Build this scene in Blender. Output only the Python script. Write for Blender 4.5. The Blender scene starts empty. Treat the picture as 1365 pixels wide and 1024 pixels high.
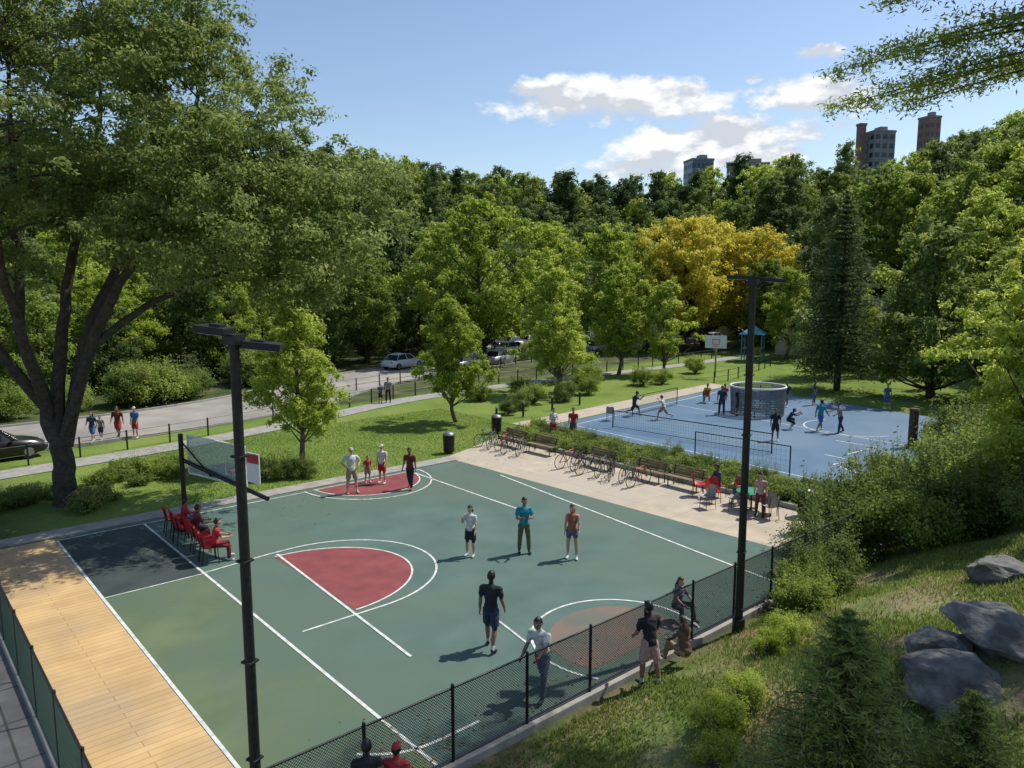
import bpy, math, random
import numpy as np
from mathutils import Vector, Matrix
rad=math.radians
YAW=rad(41.0)
CY,SY=math.cos(YAW),math.sin(YAW)
def V(lat,dep):            # bearing-aligned metres (right of / ahead of the lookout) -> world
    return (CY*lat+SY*dep, -SY*lat+CY*dep)
def ss(a,b,x):
    t=np.clip((np.asarray(x,float)-a)/(b-a),0,1); return t*t*(3-2*t)
def hgt(x,y):
    x=np.asarray(x,float); y=np.asarray(y,float)
    lat=CY*x-SY*y; dep=SY*x+CY*y
    s=np.clip(9.6-y,0,15)
    k=.06*ss(1.5,6,x)+.38*ss(7,14,x)
    h1=k*s
    h1=h1+ss(0,3,s)*ss(6,10,x)*(0.10*np.sin(x*1.3+y*.7)+.07*np.sin(y*1.9-x*.6))
    h2=(16.5+13*ss(30,-50,lat))*ss(108,200,dep)
    h3=18.5*ss(27,74,lat)*ss(38,88,dep)
    h=h2+h3-h2*h3/24
    f=ss(60,110,dep)*ss(1,6,h)
    h=h+f*(1.6*np.sin(x*.045+1)+1.3*np.sin(y*.06+.5)+.8*np.sin((x+y)*.11))
    return h1+h
def hz(x,y): return float(hgt(x,y))-.03
scene=bpy.context.scene
ROOT=scene.collection
# ------------------------------------------------------------------ materials
MATS={}
def mk(name,c1,c2=None,scale=5,rough=.7,bump=0,metal=0,detail=6,spec=.4,alpha=None,coords='Object',c3=None,scale2=None):
    if name in MATS: return MATS[name]
    m=bpy.data.materials.new(name); m.use_nodes=True; nt=m.node_tree; N=nt.nodes; L=nt.links
    b=N['Principled BSDF']; b.inputs['Roughness'].default_value=rough; b.inputs['Metallic'].default_value=metal
    b.inputs['Specular IOR Level'].default_value=spec
    c2=c2 or tuple(v*.8 for v in c1)
    if coords=='Object':
        tc=N.new('ShaderNodeTexCoord'); co=tc.outputs['Object']
    else:
        tc=N.new('ShaderNodeNewGeometry'); co=tc.outputs['Position']
    n=N.new('ShaderNodeTexNoise'); n.inputs['Scale'].default_value=scale; n.inputs['Detail'].default_value=detail
    L.new(co,n.inputs['Vector'])
    r=N.new('ShaderNodeValToRGB'); r.color_ramp.elements[0].position=.35; r.color_ramp.elements[1].position=.65
    r.color_ramp.elements[0].color=(*c2,1); r.color_ramp.elements[1].color=(*c1,1)
    L.new(n.outputs['Fac'],r.inputs['Fac'])
    out=r.outputs['Color']
    if c3:
        n2=N.new('ShaderNodeTexNoise'); n2.inputs['Scale'].default_value=scale2 or scale*.1; n2.inputs['Detail'].default_value=7
        L.new(co,n2.inputs['Vector'])
        r2=N.new('ShaderNodeValToRGB'); r2.color_ramp.elements[0].position=.45; r2.color_ramp.elements[1].position=.62
        L.new(n2.outputs['Fac'],r2.inputs['Fac'])
        mx=N.new('ShaderNodeMix'); mx.data_type='RGBA'
        L.new(r2.outputs['Color'],mx.inputs['Factor']); L.new(out,mx.inputs[6]); mx.inputs[7].default_value=(*c3,1)
        out=mx.outputs[2]
    L.new(out,b.inputs['Base Color'])
    if bump:
        bp=N.new('ShaderNodeBump'); bp.inputs['Strength'].default_value=bump; bp.inputs['Distance'].default_value=.02
        nb=N.new('ShaderNodeTexNoise'); nb.inputs['Scale'].default_value=scale*6; nb.inputs['Detail'].default_value=4
        L.new(co,nb.inputs['Vector']); L.new(nb.outputs['Fac'],bp.inputs['Height']); L.new(bp.outputs['Normal'],b.inputs['Normal'])
    if alpha is not None: b.inputs['Alpha'].default_value=alpha
    MATS[name]=m; return m
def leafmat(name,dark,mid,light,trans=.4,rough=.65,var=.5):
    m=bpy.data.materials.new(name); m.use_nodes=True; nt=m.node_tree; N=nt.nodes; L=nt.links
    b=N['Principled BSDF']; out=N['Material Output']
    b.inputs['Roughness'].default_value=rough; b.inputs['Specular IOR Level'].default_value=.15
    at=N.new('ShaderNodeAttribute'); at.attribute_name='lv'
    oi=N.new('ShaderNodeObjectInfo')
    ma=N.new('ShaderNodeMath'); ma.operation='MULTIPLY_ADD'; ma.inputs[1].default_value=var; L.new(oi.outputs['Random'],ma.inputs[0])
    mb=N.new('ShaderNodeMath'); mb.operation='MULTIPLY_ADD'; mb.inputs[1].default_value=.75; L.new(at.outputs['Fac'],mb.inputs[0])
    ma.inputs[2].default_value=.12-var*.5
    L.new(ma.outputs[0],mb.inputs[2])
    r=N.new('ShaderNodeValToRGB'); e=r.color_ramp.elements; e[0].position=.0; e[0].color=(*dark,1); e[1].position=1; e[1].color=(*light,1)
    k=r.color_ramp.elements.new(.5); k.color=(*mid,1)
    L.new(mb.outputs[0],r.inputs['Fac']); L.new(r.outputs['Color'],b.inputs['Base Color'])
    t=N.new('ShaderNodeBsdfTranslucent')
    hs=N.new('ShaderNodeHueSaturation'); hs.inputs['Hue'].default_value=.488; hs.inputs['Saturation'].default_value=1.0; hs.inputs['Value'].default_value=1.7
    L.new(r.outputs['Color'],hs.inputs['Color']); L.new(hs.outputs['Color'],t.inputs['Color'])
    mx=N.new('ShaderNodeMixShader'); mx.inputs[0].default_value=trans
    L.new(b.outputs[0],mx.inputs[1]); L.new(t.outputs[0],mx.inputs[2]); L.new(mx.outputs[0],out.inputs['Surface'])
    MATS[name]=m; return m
M_bark=mk('bark',(.075,.06,.045),(.035,.028,.022),6,.9,.6)
M_barkl=mk('bark_light',(.16,.13,.10),(.08,.065,.05),8,.9,.5)
L_big=leafmat('leaf_locust',(.066,.102,.026),(.172,.230,.062),(.31,.36,.13),.48)
L_for=leafmat('leaf_forest',(.036,.064,.020),(.095,.145,.042),(.20,.255,.075),.4,var=.75)
L_lite=leafmat('leaf_lime',(.135,.190,.024),(.275,.355,.052),(.42,.48,.11),.48)
L_mid=leafmat('leaf_maple',(.080,.130,.022),(.185,.255,.046),(.31,.375,.09),.46)
L_yel=leafmat('leaf_golden',(.24,.24,.03),(.50,.46,.06),(.68,.62,.14),.42,var=.2)
L_shr=leafmat('leaf_shrub',(.052,.086,.020),(.120,.175,.040),(.23,.285,.08),.42)
L_pine=leafmat('needle',(.030,.058,.022),(.070,.112,.038),(.14,.195,.07),.3)
L_sap=leafmat('needle_sapling',(.075,.125,.032),(.15,.22,.058),(.26,.33,.10),.45)
L_gr=leafmat('grass_blade',(.13,.155,.045),(.23,.24,.085),(.38,.35,.16),.35,.7)
L_grn=leafmat('grass_blade_green',(.08,.13,.025),(.145,.21,.04),(.24,.31,.08),.35,.7)
L_fall=leafmat('leaf_fallen',(.14,.10,.04),(.24,.17,.06),(.38,.30,.12),.2,.8,.1)
# ------------------------------------------------------------------ numpy mesh builder (quads)
class QB:
    def __init__(s): s.v=[];s.f=[];s.m=[];s.l=[];s.n=0
    def add(s,v,f,mat=0,lv=None):
        v=np.asarray(v,np.float32);f=np.asarray(f,np.int32)
        s.v.append(v);s.f.append(f+s.n);s.n+=len(v);s.m.append(np.full(len(f),mat,np.int32))
        s.l.append(np.full(len(f),.5,np.float32) if lv is None else np.asarray(lv,np.float32))
    def mesh(s,name,mats,smooth=False):
        v=np.concatenate(s.v);f=np.concatenate(s.f);m=np.concatenate(s.m);l=np.concatenate(s.l)
        me=bpy.data.meshes.new(name)
        me.vertices.add(len(v));me.vertices.foreach_set('co',v.ravel())
        me.loops.add(f.size);me.loops.foreach_set('vertex_index',f.ravel())
        me.polygons.add(len(f));me.polygons.foreach_set('loop_start',np.arange(0,f.size,4,dtype=np.int32))
        me.polygons.foreach_set('material_index',m)
        for q in mats: me.materials.append(q)
        a=me.attributes.new('lv','FLOAT','FACE');a.data.foreach_set('value',l)
        me.update(calc_edges=True)
        if smooth: me.polygons.foreach_set('use_smooth',np.ones(len(f),bool))
        return me
def qtube(qb,pts,rs,sides=6,mat=0):
    pts=np.asarray(pts,float);n=len(pts)
    d=np.gradient(pts,axis=0);d/=np.linalg.norm(d,axis=1)[:,None]+1e-9
    ref=np.array([.3,.9,.1]) if abs(d[0][2])>.7 else np.array([0,0,1.])
    vs=[]
    an=np.linspace(0,2*math.pi,sides,endpoint=False)
    for i in range(n):
        a=np.cross(d[i],ref);a/=np.linalg.norm(a)+1e-9;b=np.cross(d[i],a)
        vs.append(pts[i]+rs[i]*(np.cos(an)[:,None]*a+np.sin(an)[:,None]*b))
    fs=[[i*sides+j,i*sides+(j+1)%sides,(i+1)*sides+(j+1)%sides,(i+1)*sides+j] for i in range(n-1) for j in range(sides)]
    qb.add(np.concatenate(vs),fs,mat)
def curve(pts,n):
    pts=np.asarray(pts,float)
    if len(pts)<3:
        t=np.linspace(0,1,n)[:,None];return pts[0]*(1-t)+pts[-1]*t
    P=np.vstack([2*pts[0]-pts[1],pts,2*pts[-1]-pts[-2]]);out=[]
    for u in np.linspace(0,len(pts)-1-1e-6,n):
        i=int(u);t=u-i;p0,p1,p2,p3=P[i:i+4]
        out.append(.5*((2*p1)+(-p0+p2)*t+(2*p0-5*p1+4*p2-p3)*t*t+(-p0+3*p1-3*p2+p3)*t**3))
    return np.array(out)
def leaves(qb,C,Nn,size,rng,mat=1,lv=None,asp=.55):
    n=len(C);r=rng.normal(size=(n,3));Nn=Nn/(np.linalg.norm(Nn,axis=1)[:,None]+1e-9)
    t=np.cross(Nn,r);t/=np.linalg.norm(t,axis=1)[:,None]+1e-9;b=np.cross(Nn,t)
    s=(size*rng.uniform(.55,1.4,n))[:,None]
    v=np.stack([C-t*s*.5,C+b*s*asp*.5+Nn*s*.08,C+t*s*.5,C-b*s*asp*.5+Nn*s*.08],1).reshape(-1,3)
    f=np.arange(n*4).reshape(-1,4)
    qb.add(v,f,mat,lv)
def clumpleaves(qb,cs,rs,per,size,rng,flat=.7,asp=.55,mat=1,fill=.5,bias=0,jit=.2):
    cs=np.asarray(cs,float);rs=np.asarray(rs,float)
    w=(rs**2/np.mean(rs**2));cnt=np.maximum(3,(per*w)).astype(int)
    idx=np.repeat(np.arange(len(cs)),cnt);n=len(idx)
    d=rng.normal(size=(n,3));d[:,2]+=.35;d/=np.linalg.norm(d,axis=1)[:,None]
    rr=rs[idx]*(fill+(1-fill)*rng.random(n)**.6)*(1+jit*rng.normal(size=n))
    rr*=1+.25*np.sin(d[:,0]*5+idx*1.7)*np.sin(d[:,1]*5+idx*2.3)+.18*np.sin(d[:,2]*7+idx)
    C=cs[idx]+d*rr[:,None]*np.array([1,1,flat])
    Nn=d*.8+rng.normal(size=(n,3))*.55+np.array([0,0,.35])
    cl=rng.random(len(cs))
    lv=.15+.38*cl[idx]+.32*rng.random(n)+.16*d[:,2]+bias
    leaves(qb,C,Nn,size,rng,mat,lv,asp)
def tree_mesh(name,H,R,base,seed,leafm,barkm=None,ncl=45,cr=(.9,1.6),per=130,ls=.35,prof=None,tr=.2,flat=.7,asp=.55,fill=.5,sub=0,jit=.2):
    rng=np.random.default_rng(seed);qb=QB()
    prof=prof or (lambda t: math.sin(math.pi*min(1,(t*.86+.12)))**.6)
    nt=9;zs=np.linspace(0,H*.88,nt)
    wob=np.cumsum(rng.normal(size=(nt,2))*.018*H,axis=0);wob[0]=0;wob*=.7
    tp=np.column_stack([wob,zs]);trr=tr*(1-zs/(H*.98))**.8+.02;trr[0]*=1.35
    qtube(qb,curve(tp,18),np.interp(np.linspace(0,nt-1,18),range(nt),trr),8)
    cs=[];rs=[]
    lob=rng.uniform(0,6.28,3)
    for i in range(ncl):
        t=(i+rng.random())/ncl;z=base+(H-base)*t
        a=i*2.399+rng.normal()*.4
        q=rng.random()**.45
        crr=rng.uniform(*cr)
        RR=R*(1+.16*math.sin(2*a+lob[0]+t*3)+.12*math.sin(3*a+lob[1]-t*5))
        rad_=max(0,(RR*prof(t)*rng.uniform(.8,1.18)-crr*.6))*q
        zz=min(max(z,base+crr*.4),H-crr*flat*.8)
        cx=np.interp(zz,zs,tp[:,0])+rad_*math.cos(a);cy=np.interp(zz,zs,tp[:,1])+rad_*math.sin(a)
        c=np.array([cx,cy,zz]);cs.append(c);rs.append(crr*(1-.35*t))
        z0=max(base*.55,zz-rad_*.9-.3);z0=min(z0,H*.85)
        p0=np.array([np.interp(z0,zs,tp[:,0]),np.interp(z0,zs,tp[:,1]),z0])
        mid=(p0+c)/2+np.array([0,0,-.08*rad_])
        rb=max(.02,np.interp(z0,zs,trr)*.42)
        qtube(qb,curve([p0,mid,c],5),np.linspace(rb,.012,5),5)
    if sub:
        C2=[];R2=[]
        for c,r in zip(cs,rs):
            for _ in range(sub):
                C2.append(c+rng.normal(size=3)*np.array([.62,.62,.45])*r);R2.append(r*rng.uniform(.35,.62))
        cs,rs=C2,R2;per=per/sub
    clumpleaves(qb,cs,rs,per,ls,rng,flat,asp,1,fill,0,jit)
    return qb.mesh(name,[barkm or M_bark,leafm])
def conifer_mesh(name,H,R,base,seed,layers=22,per=9,ls=.3,leafm=None,nn=26,asp=.22,irr=.2):
    rng=np.random.default_rng(seed);qb=QB()
    qtube(qb,[(0,0,0),(0,0,H*.5),(0,0,H)],[H*.018,H*.012,.01],7)
    Cs=[];Ns=[];lv=[]
    for i in range(layers):
        t=i/(layers-1);z=base+(H-base)*t
        r=R*(1-t)**.7+.06;r*=1+irr*math.sin(i*2.1)
        for j in range(per):
            a=j*2*math.pi/per+i*.9+rng.normal()*.2;rr=r*rng.uniform(.5,1.22)
            p0=np.array([0,0,z]);up=.25*rr*(t*1.3)
            p1=np.array([math.cos(a)*rr,math.sin(a)*rr,z+up-.12*rr+rng.normal()*.06*rr])
            qtube(qb,[p0,p1],[.012+.012*rr,.004],4)
            n=int(nn*max(.35,rr/R*1.3))
            u=rng.random(n)**.7
            off=rng.normal(size=(n,3))*np.array([.16,.16,.09])*rr*(.35+u[:,None]*.5)
            C=p0+(p1-p0)*(0.12+.95*u[:,None])+off
            Cs.append(C);Ns.append(rng.normal(size=(n,3))*.6+np.array([0,0,.8]));lv.append(.15+.35*rng.random(n)+.4*u)
    leaves(qb,np.concatenate(Cs),np.concatenate(Ns),ls,rng,1,np.concatenate(lv),asp)
    return qb.mesh(name,[M_bark,leafm or L_pine])
def put(name,me,x,y,z=None,rot=0,sc=1,parent=None):
    o=bpy.data.objects.new(name,me);ROOT.objects.link(o)
    o.location=(x,y,hz(x,y) if z is None else z);o.rotation_euler=(0,0,rot)
    o.scale=(sc,sc,sc) if not isinstance(sc,tuple) else sc
    if parent: o.parent=parent
    return o
# ------------------------------------------------------------------ generic builder
class MB:
    def __init__(s): s.v=[];s.f=[];s.m=[];s.mats=[];s.sm=[]
    def mi(s,mat):
        if mat not in s.mats: s.mats.append(mat)
        return s.mats.index(mat)
    def add(s,v,f,mat,smooth=False):
        o=len(s.v);s.v+= [tuple(map(float,q)) for q in v];k=s.mi(mat)
        for q in f: s.f.append(tuple(int(i)+o for i in q));s.m.append(k);s.sm.append(smooth)
    def box(s,c,d,mat,rz=0,M=None):
        x,y,z=[q/2 for q in d];ca,sa=math.cos(rz),math.sin(rz)
        v=[]
        for X,Y,Z in [(-x,-y,-z),(x,-y,-z),(x,y,-z),(-x,y,-z),(-x,-y,z),(x,-y,z),(x,y,z),(-x,y,z)]:
            p=Vector((X,Y,Z))
            if M: p=M@p
            v.append((c[0]+p.x*ca-p.y*sa,c[1]+p.x*sa+p.y*ca,c[2]+p.z))
        s.add(v,[(0,3,2,1),(4,5,6,7),(0,1,5,4),(1,2,6,5),(2,3,7,6),(3,0,4,7)],mat)
    def tube(s,pts,r,mat,sides=8,cap=True,smooth=True):
        pts=[Vector(p) for p in pts];n=len(pts);rs=r if isinstance(r,(list,tuple)) else [r]*n
        v=[]
        for i,p in enumerate(pts):
            d=(pts[min(i+1,n-1)]-pts[max(i-1,0)]).normalized()
            ref=Vector((0,0,1)) if abs(d.z)<.9 else Vector((1,0,0))
            a=d.cross(ref).normalized();b=d.cross(a)
            for j in range(sides):
                t=2*math.pi*j/sides;v.append(p+(a*math.cos(t)+b*math.sin(t))*rs[i])
        f=[(i*sides+j,i*sides+(j+1)%sides,(i+1)*sides+(j+1)%sides,(i+1)*sides+j) for i in range(n-1) for j in range(sides)]
        s.add(v,f,mat,smooth)
        if cap: s.add(v[:sides],[tuple(range(sides))],mat);s.add(v[-sides:],[tuple(range(sides))[::-1]],mat)
    def ball(s,c,r,mat,seg=10,rings=7,M=None):
        r=r if isinstance(r,(tuple,list)) else (r,r,r);v=[];f=[]
        for i in range(rings+1):
            ph=math.pi*i/rings
            for j in range(seg):
                t=2*math.pi*j/seg;p=Vector((r[0]*math.sin(ph)*math.cos(t),r[1]*math.sin(ph)*math.sin(t),r[2]*math.cos(ph)))
                if M: p=M@p
                v.append((c[0]+p.x,c[1]+p.y,c[2]+p.z))
        for i in range(rings):
            for j in range(seg): f.append((i*seg+j,(i+1)*seg+j,(i+1)*seg+(j+1)%seg,i*seg+(j+1)%seg))
        s.add(v,f,mat,True)
    def obj(s,name,loc=(0,0,0),rot=0,parent=None,bevel=0):
        me=bpy.data.meshes.new(name);me.from_pydata(s.v,[],s.f)
        for m in s.mats: me.materials.append(m)
        me.polygons.foreach_set('material_index',s.m);me.polygons.foreach_set('use_smooth',s.sm);me.update()
        o=bpy.data.objects.new(name,me);ROOT.objects.link(o);o.location=loc;o.rotation_euler=(0,0,rot)
        if parent:o.parent=parent
        if bevel:
            b=o.modifiers.new('b','BEVEL');b.width=bevel;b.segments=2;b.limit_method='ANGLE'
        return o
    def data(s):
        o=s.obj('tmp');me=o.data;bpy.data.objects.remove(o);return me
def empty(name,loc=(0,0,0),rot=0):
    o=bpy.data.objects.new(name,None);ROOT.objects.link(o);o.location=loc;o.rotation_euler=(0,0,rot);return o
def sheet(name,poly,z,mat,parent=None):
    b=MB();b.add([(x,y,z) for x,y in poly],[tuple(range(len(poly)))],mat);return b.obj(name,parent=parent)
def strip(b,pts,w,z,mat,closed=False):
    P=[Vector((p[0],p[1],0)) for p in pts];n=len(P);L=[];R=[]
    for i in range(n):
        if closed: d=P[(i+1)%n]-P[i-1]
        else: d=P[min(i+1,n-1)]-P[max(i-1,0)]
        d.normalize();nn=Vector((-d.y,d.x,0))*w/2
        L.append(P[i]+nn);R.append(P[i]-nn)
    v=[(p.x,p.y,z) for p in L]+[(p.x,p.y,z) for p in R]
    f=[(i,n+i,n+(i+1)%n,(i+1)%n) for i in range(n if closed else n-1)]
    b.add(v,f,mat)
def arc(cx,cy,rx,ry,a0,a1,n=40):
    return [(cx+rx*math.cos(rad(a0+(a1-a0)*i/n)),cy+ry*math.sin(rad(a0+(a1-a0)*i/n))) for i in range(n+1)]
# ------------------------------------------------------------------ terrain
def terrain():
    n=300
    u=np.linspace(-1,1,n);lat=60*u+840*np.sign(u)*np.abs(u)**5
    w=np.linspace(0,1,n);dep=-18+120*w+900*w**5
    A,B=np.meshgrid(lat,dep);X=CY*A+SY*B;Y=-SY*A+CY*B;Z=hgt(X,Y)-.03
    v=np.stack([X,Y,Z],-1).reshape(-1,3).astype(np.float32)
    i=np.arange((n-1)*(n-1));r=i//(n-1);c=i%(n-1);a=r*n+c
    f=np.stack([a,a+1,a+n+1,a+n],1)
    qb=QB();qb.add(v,f);me=qb.mesh('ground',[],True)
    bank=(ss(9.9,8.8,Y)*ss(1,5,X)*ss(60,40,X)).ravel().astype(np.float32)
    lawn=(ss(28,29,Y)*ss(44,42,Y-.12*X)*ss(1,6,X)+ss(33,34,Y)*ss(45,44,Y)*ss(20,30,X)+ss(49,52,X)*ss(72,68,X)*ss(45,43,Y)).clip(0,1).ravel().astype(np.float32)
    for nm,arr in (('bank',bank),('lawn',lawn)):
        at=me.attributes.new(nm,'FLOAT','POINT');at.data.foreach_set('value',arr)
    m=bpy.data.materials.new('ground_cover');m.use_nodes=True;N=m.node_tree.nodes;L=m.node_tree.links;b=N['Principled BSDF'];b.inputs['Roughness'].default_value=.95;b.inputs['Specular IOR Level'].default_value=.15
    g=N.new('ShaderNodeNewGeometry')
    def noise(sc,det=6):
        q=N.new('ShaderNodeTexNoise');q.inputs['Scale'].default_value=sc;q.inputs['Detail'].default_value=det;L.new(g.outputs['Position'],q.inputs['Vector']);return q.outputs['Fac']
    def ramp(fac,st):
        r=N.new('ShaderNodeValToRGB');els=r.color_ramp.elements
        while len(els)<len(st): els.new(.5)
        for e,(p,c) in zip(els,st): e.position=p;e.color=(*c,1)
        L.new(fac,r.inputs['Fac']);return r.outputs['Color']
    def mix(f,a,c):
        q=N.new('ShaderNodeMix');q.data_type='RGBA';L.new(f,q.inputs['Factor']);L.new(a,q.inputs[6]);L.new(c,q.inputs[7]);return q.outputs[2]
    def attr(nm):
        q=N.new('ShaderNodeAttribute');q.attribute_name=nm;return q.outputs['Fac']
    forest=ramp(noise(.5),[(.35,(.04,.06,.02)),(.6,(.09,.10,.04)),(.75,(.15,.13,.07))])
    lawnc=ramp(noise(.3,10),[(.3,(.08,.135,.025)),(.5,(.15,.22,.042)),(.7,(.23,.265,.07))])
    lawn2=ramp(noise(9,5),[(.3,(.07,.115,.02)),(.7,(.20,.27,.055))])
    q=N.new('ShaderNodeMix');q.data_type='RGBA';q.inputs['Factor'].default_value=.45;L.new(lawnc,q.inputs[6]);L.new(lawn2,q.inputs[7])
    bk=ramp(noise(.7,12),[(.30,(.09,.135,.03)),(.45,(.16,.185,.06)),(.54,(.24,.21,.11)),(.64,(.22,.14,.09)),(.76,(.29,.225,.14))])
    c=mix(attr('lawn'),forest,q.outputs[2]);c=mix(attr('bank'),c,bk)
    L.new(c,b.inputs['Base Color'])
    bp=N.new('ShaderNodeBump');bp.inputs['Strength'].default_value=.7;bp.inputs['Distance'].default_value=.06;L.new(noise(14,5),bp.inputs['Height']);L.new(bp.outputs['Normal'],b.inputs['Normal'])
    me.materials.append(m)
    o=bpy.data.objects.new('ground',me);ROOT.objects.link(o)
terrain()
# ------------------------------------------------------------------ courts
M_green=mk('court_green',(.100,.158,.136),(.074,.126,.108),.6,.75,.12,detail=12,c3=(.098,.140,.110),scale2=.18,coords='P',spec=.2)
M_olive=mk('court_olive',(.130,.168,.092),(.098,.136,.073),.7,.75,.12,detail=12,c3=(.090,.136,.098),scale2=.2,coords='P',spec=.2)
M_shade=mk('court_painted_shade',(.056,.072,.068),(.038,.052,.052),1.2,.7,.12,detail=10,coords='P',spec=.2)  # dark court tone, shade put into the colour
M_red=mk('court_red',(.25,.070,.070),(.185,.052,.056),1.5,.75,.12,detail=12,coords='P',spec=.2)
M_brown=mk('court_worn_red',(.21,.135,.105),(.12,.135,.115),.8,.75,.12,detail=12,coords='P',spec=.2)
M_white=mk('line_paint',(.72,.72,.70),(.42,.45,.42),5,.6,0,coords='P',spec=.3,detail=12)
M_blue=mk('court_blue',(.100,.172,.262),(.076,.138,.218),.5,.6,.1,detail=12,c3=(.120,.188,.258),scale2=.13,coords='P',spec=.3)
M_tan=mk('paving_sand',(.49,.42,.325),(.39,.33,.25),1.2,.85,.2,detail=12,c3=(.42,.37,.30),scale2=.25,coords='P',spec=.2)
M_conc=mk('concrete',(.34,.33,.30),(.25,.24,.22),2.2,.85,.3,detail=9,coords='P',spec=.2)
M_asph=mk('asphalt_pale',(.34,.315,.28),(.26,.24,.215),.6,.9,.3,detail=12,coords='P',spec=.2,c3=(.22,.205,.19),scale2=.12)
def planks(m,col1,mort,bw,rh,ms,off=.5):
    N=m.node_tree.nodes;L=m.node_tree.links;b=N['Principled BSDF']
    src=b.inputs['Base Color'].links[0].from_socket
    g=N.new('ShaderNodeNewGeometry');br=N.new('ShaderNodeTexBrick');br.inputs['Scale'].default_value=1;br.inputs['Brick Width'].default_value=bw;br.inputs['Row Height'].default_value=rh;br.inputs['Mortar Size'].default_value=ms;br.offset=off
    br.inputs['Color1'].default_value=(1,1,1,1);br.inputs['Color2'].default_value=(*col1,1);br.inputs['Mortar'].default_value=(*mort,1)
    L.new(g.outputs['Position'],br.inputs['Vector'])
    mx=N.new('ShaderNodeMix');mx.data_type='RGBA';mx.blend_type='MULTIPLY';mx.inputs['Factor'].default_value=1;L.new(src,mx.inputs[6]);L.new(br.outputs['Color'],mx.inputs[7]);L.new(mx.outputs[2],b.inputs['Base Color'])
    return m
M_wood=planks(mk('sports_planks',(.62,.42,.20),(.50,.33,.15),.9,.6,.05,detail=10,coords='P',c3=(.44,.32,.19),scale2=.35),(.88,.88,.88),(.55,.5,.45),2.2,.2,.008)
M_slab=planks(mk('paving_slab',(.25,.24,.22),(.17,.16,.15),1.5,.85,.3,detail=10,coords='P'),(.85,.85,.85),(.4,.4,.35),1.5,1.5,.025,0)
planks(M_tan,(.94,.94,.94),(.72,.70,.66),2.0,2.0,.012,0)
court=empty('basketball_court')
sheet('main_surface',[(4.3,9.9),(21.5,9.9),(20.9,28.0),(4.3,28.0)],0,M_green,court)
sheet('side_strip',[(4.35,9.9),(6.95,9.9),(6.95,21.6),(4.35,21.6)],.005,M_olive,court)
sheet('painted_shade_bay',[(4.35,21.7),(6.95,21.7),(6.95,27.6),(4.35,27.6)],.005,M_shade,court)  # dark sheet stands in for shade lying on this end of the strip
cl=MB()
z1=.010
strip(cl,[(7,9.9),(7,27.6)],.075,z1,M_white)
strip(cl,[(4.35,9.9),(4.35,27.6)],.075,z1,M_white)
strip(cl,[(4.4,27.64),(13.0,27.64)],.06,z1,M_white)
strip(cl,[(4.4,21.65),(6.95,21.65)],.05,z1,M_white)
strip(cl,[(18.0,20.0),(18.1,27.7)],.075,z1,M_white)
strip(cl,[(18.9,10.4),(20.7,24.6)],.075,z1,M_white)
cl.add([(x,y,.005) for x,y in arc(9.1,19.1,2.95,2.5,-90,90)],[tuple(range(41))],M_red)
strip(cl,arc(9.1,19.1,2.95,2.5,-90,90),.06,z1,M_white)
strip(cl,[(9.25,21.75),(8.8,13.6)],.075,z1+.004,M_white)
strip(cl,[(7.05,21.7),(9.0,21.92)]+arc(9.8,19.15,3.05,2.8,88,-88)+[(7.5,16.35)],.065,z1,M_white)
cl.add([(x,y,.005) for x,y in arc(15.8,27.75,2.3,2.4,180,360)],[tuple(range(41))],M_red)
strip(cl,arc(15.8,27.75,2.3,2.4,180,360),.06,z1,M_white)
strip(cl,arc(15.8,27.75,2.75,3.0,180,360),.065,z1,M_white)
strip(cl,[(13.4,27.7),(18.6,27.7)],.06,z1+.004,M_white)
cl.add([(x,y,.005) for x,y in arc(13.1,11.2,1.75,1.6,-25,205)],[tuple(range(41))],M_brown)
strip(cl,arc(13.1,11.2,2.1,2.05,-30,210),.065,z1,M_white)
strip(cl,[(11.55,14.2),(11.2,12.3)],.06,z1+.004,M_white)
strip(cl,[(p[0],p[1]) for p in curve([(6.1,11.25,0),(6.6,10.85,0),(7.2,10.65,0),(8.4,10.62,0)],24)],.07,z1,M_white)
cl.obj('markings',parent=court)
sheet('wood_deck',[(2.1,9.9),(4.3,9.9),(4.3,27.9),(2.1,27.9)],.002,M_wood)
sheet('slab_pavement',[(-14,-2),(1.92,-2),(1.92,30),(-14,30)],-.012,M_slab)
pv=MB()
pv.box((9.5,28.5,-.01),(23.5,.85,.06),M_conc);pv.obj('court_edge_footpath',bevel=.01)
sheet('sand_paving',[(21.5,9.9),(25.6,12.4),(25.6,30.8),(20.95,28.9),(20.9,28.0)],.004,M_tan)
kb=MB();kb.box((13.1,9.8,.03),(22.6,.24,.22),M_conc);kb.box((1.98,18.9,.03),(.14,18,.2),M_conc);kb.box((25.75,21.6,.06),(.2,18,.26),M_conc);kb.obj('concrete_kerb',bevel=.015)
blue=empty('blue_court')
sheet('main_surface',[(29.4,12.0),(48.5,8.5),(53.0,34.0),(30.6,31.4)],.0,M_blue,blue)
bl=MB()
strip(bl,[(30.2,13),(31.4,30.6),(51.6,33.1)],.09,z1,M_white)
strip(bl,[(36,16.5),(38.8,16.3),(38.8,18.4)],.1,z1,M_white)
strip(bl,[(32.6,14.2),(33.6,16.0),(35.0,15.6),(35.2,17.2)],.1,z1,M_white)
strip(bl,arc(43,19.5,2.6,2.6,60,250),.08,z1,M_white)
strip(bl,[(40,12.5),(42,31.5)],.08,z1,M_white)
bl.obj('markings',parent=blue)
sheet('sand_paving_far',[(29.0,31.6),(30.6,31.6),(53.0,34.2),(53.2,36.0),(29.0,33.4)],-.004,M_tan)
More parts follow.
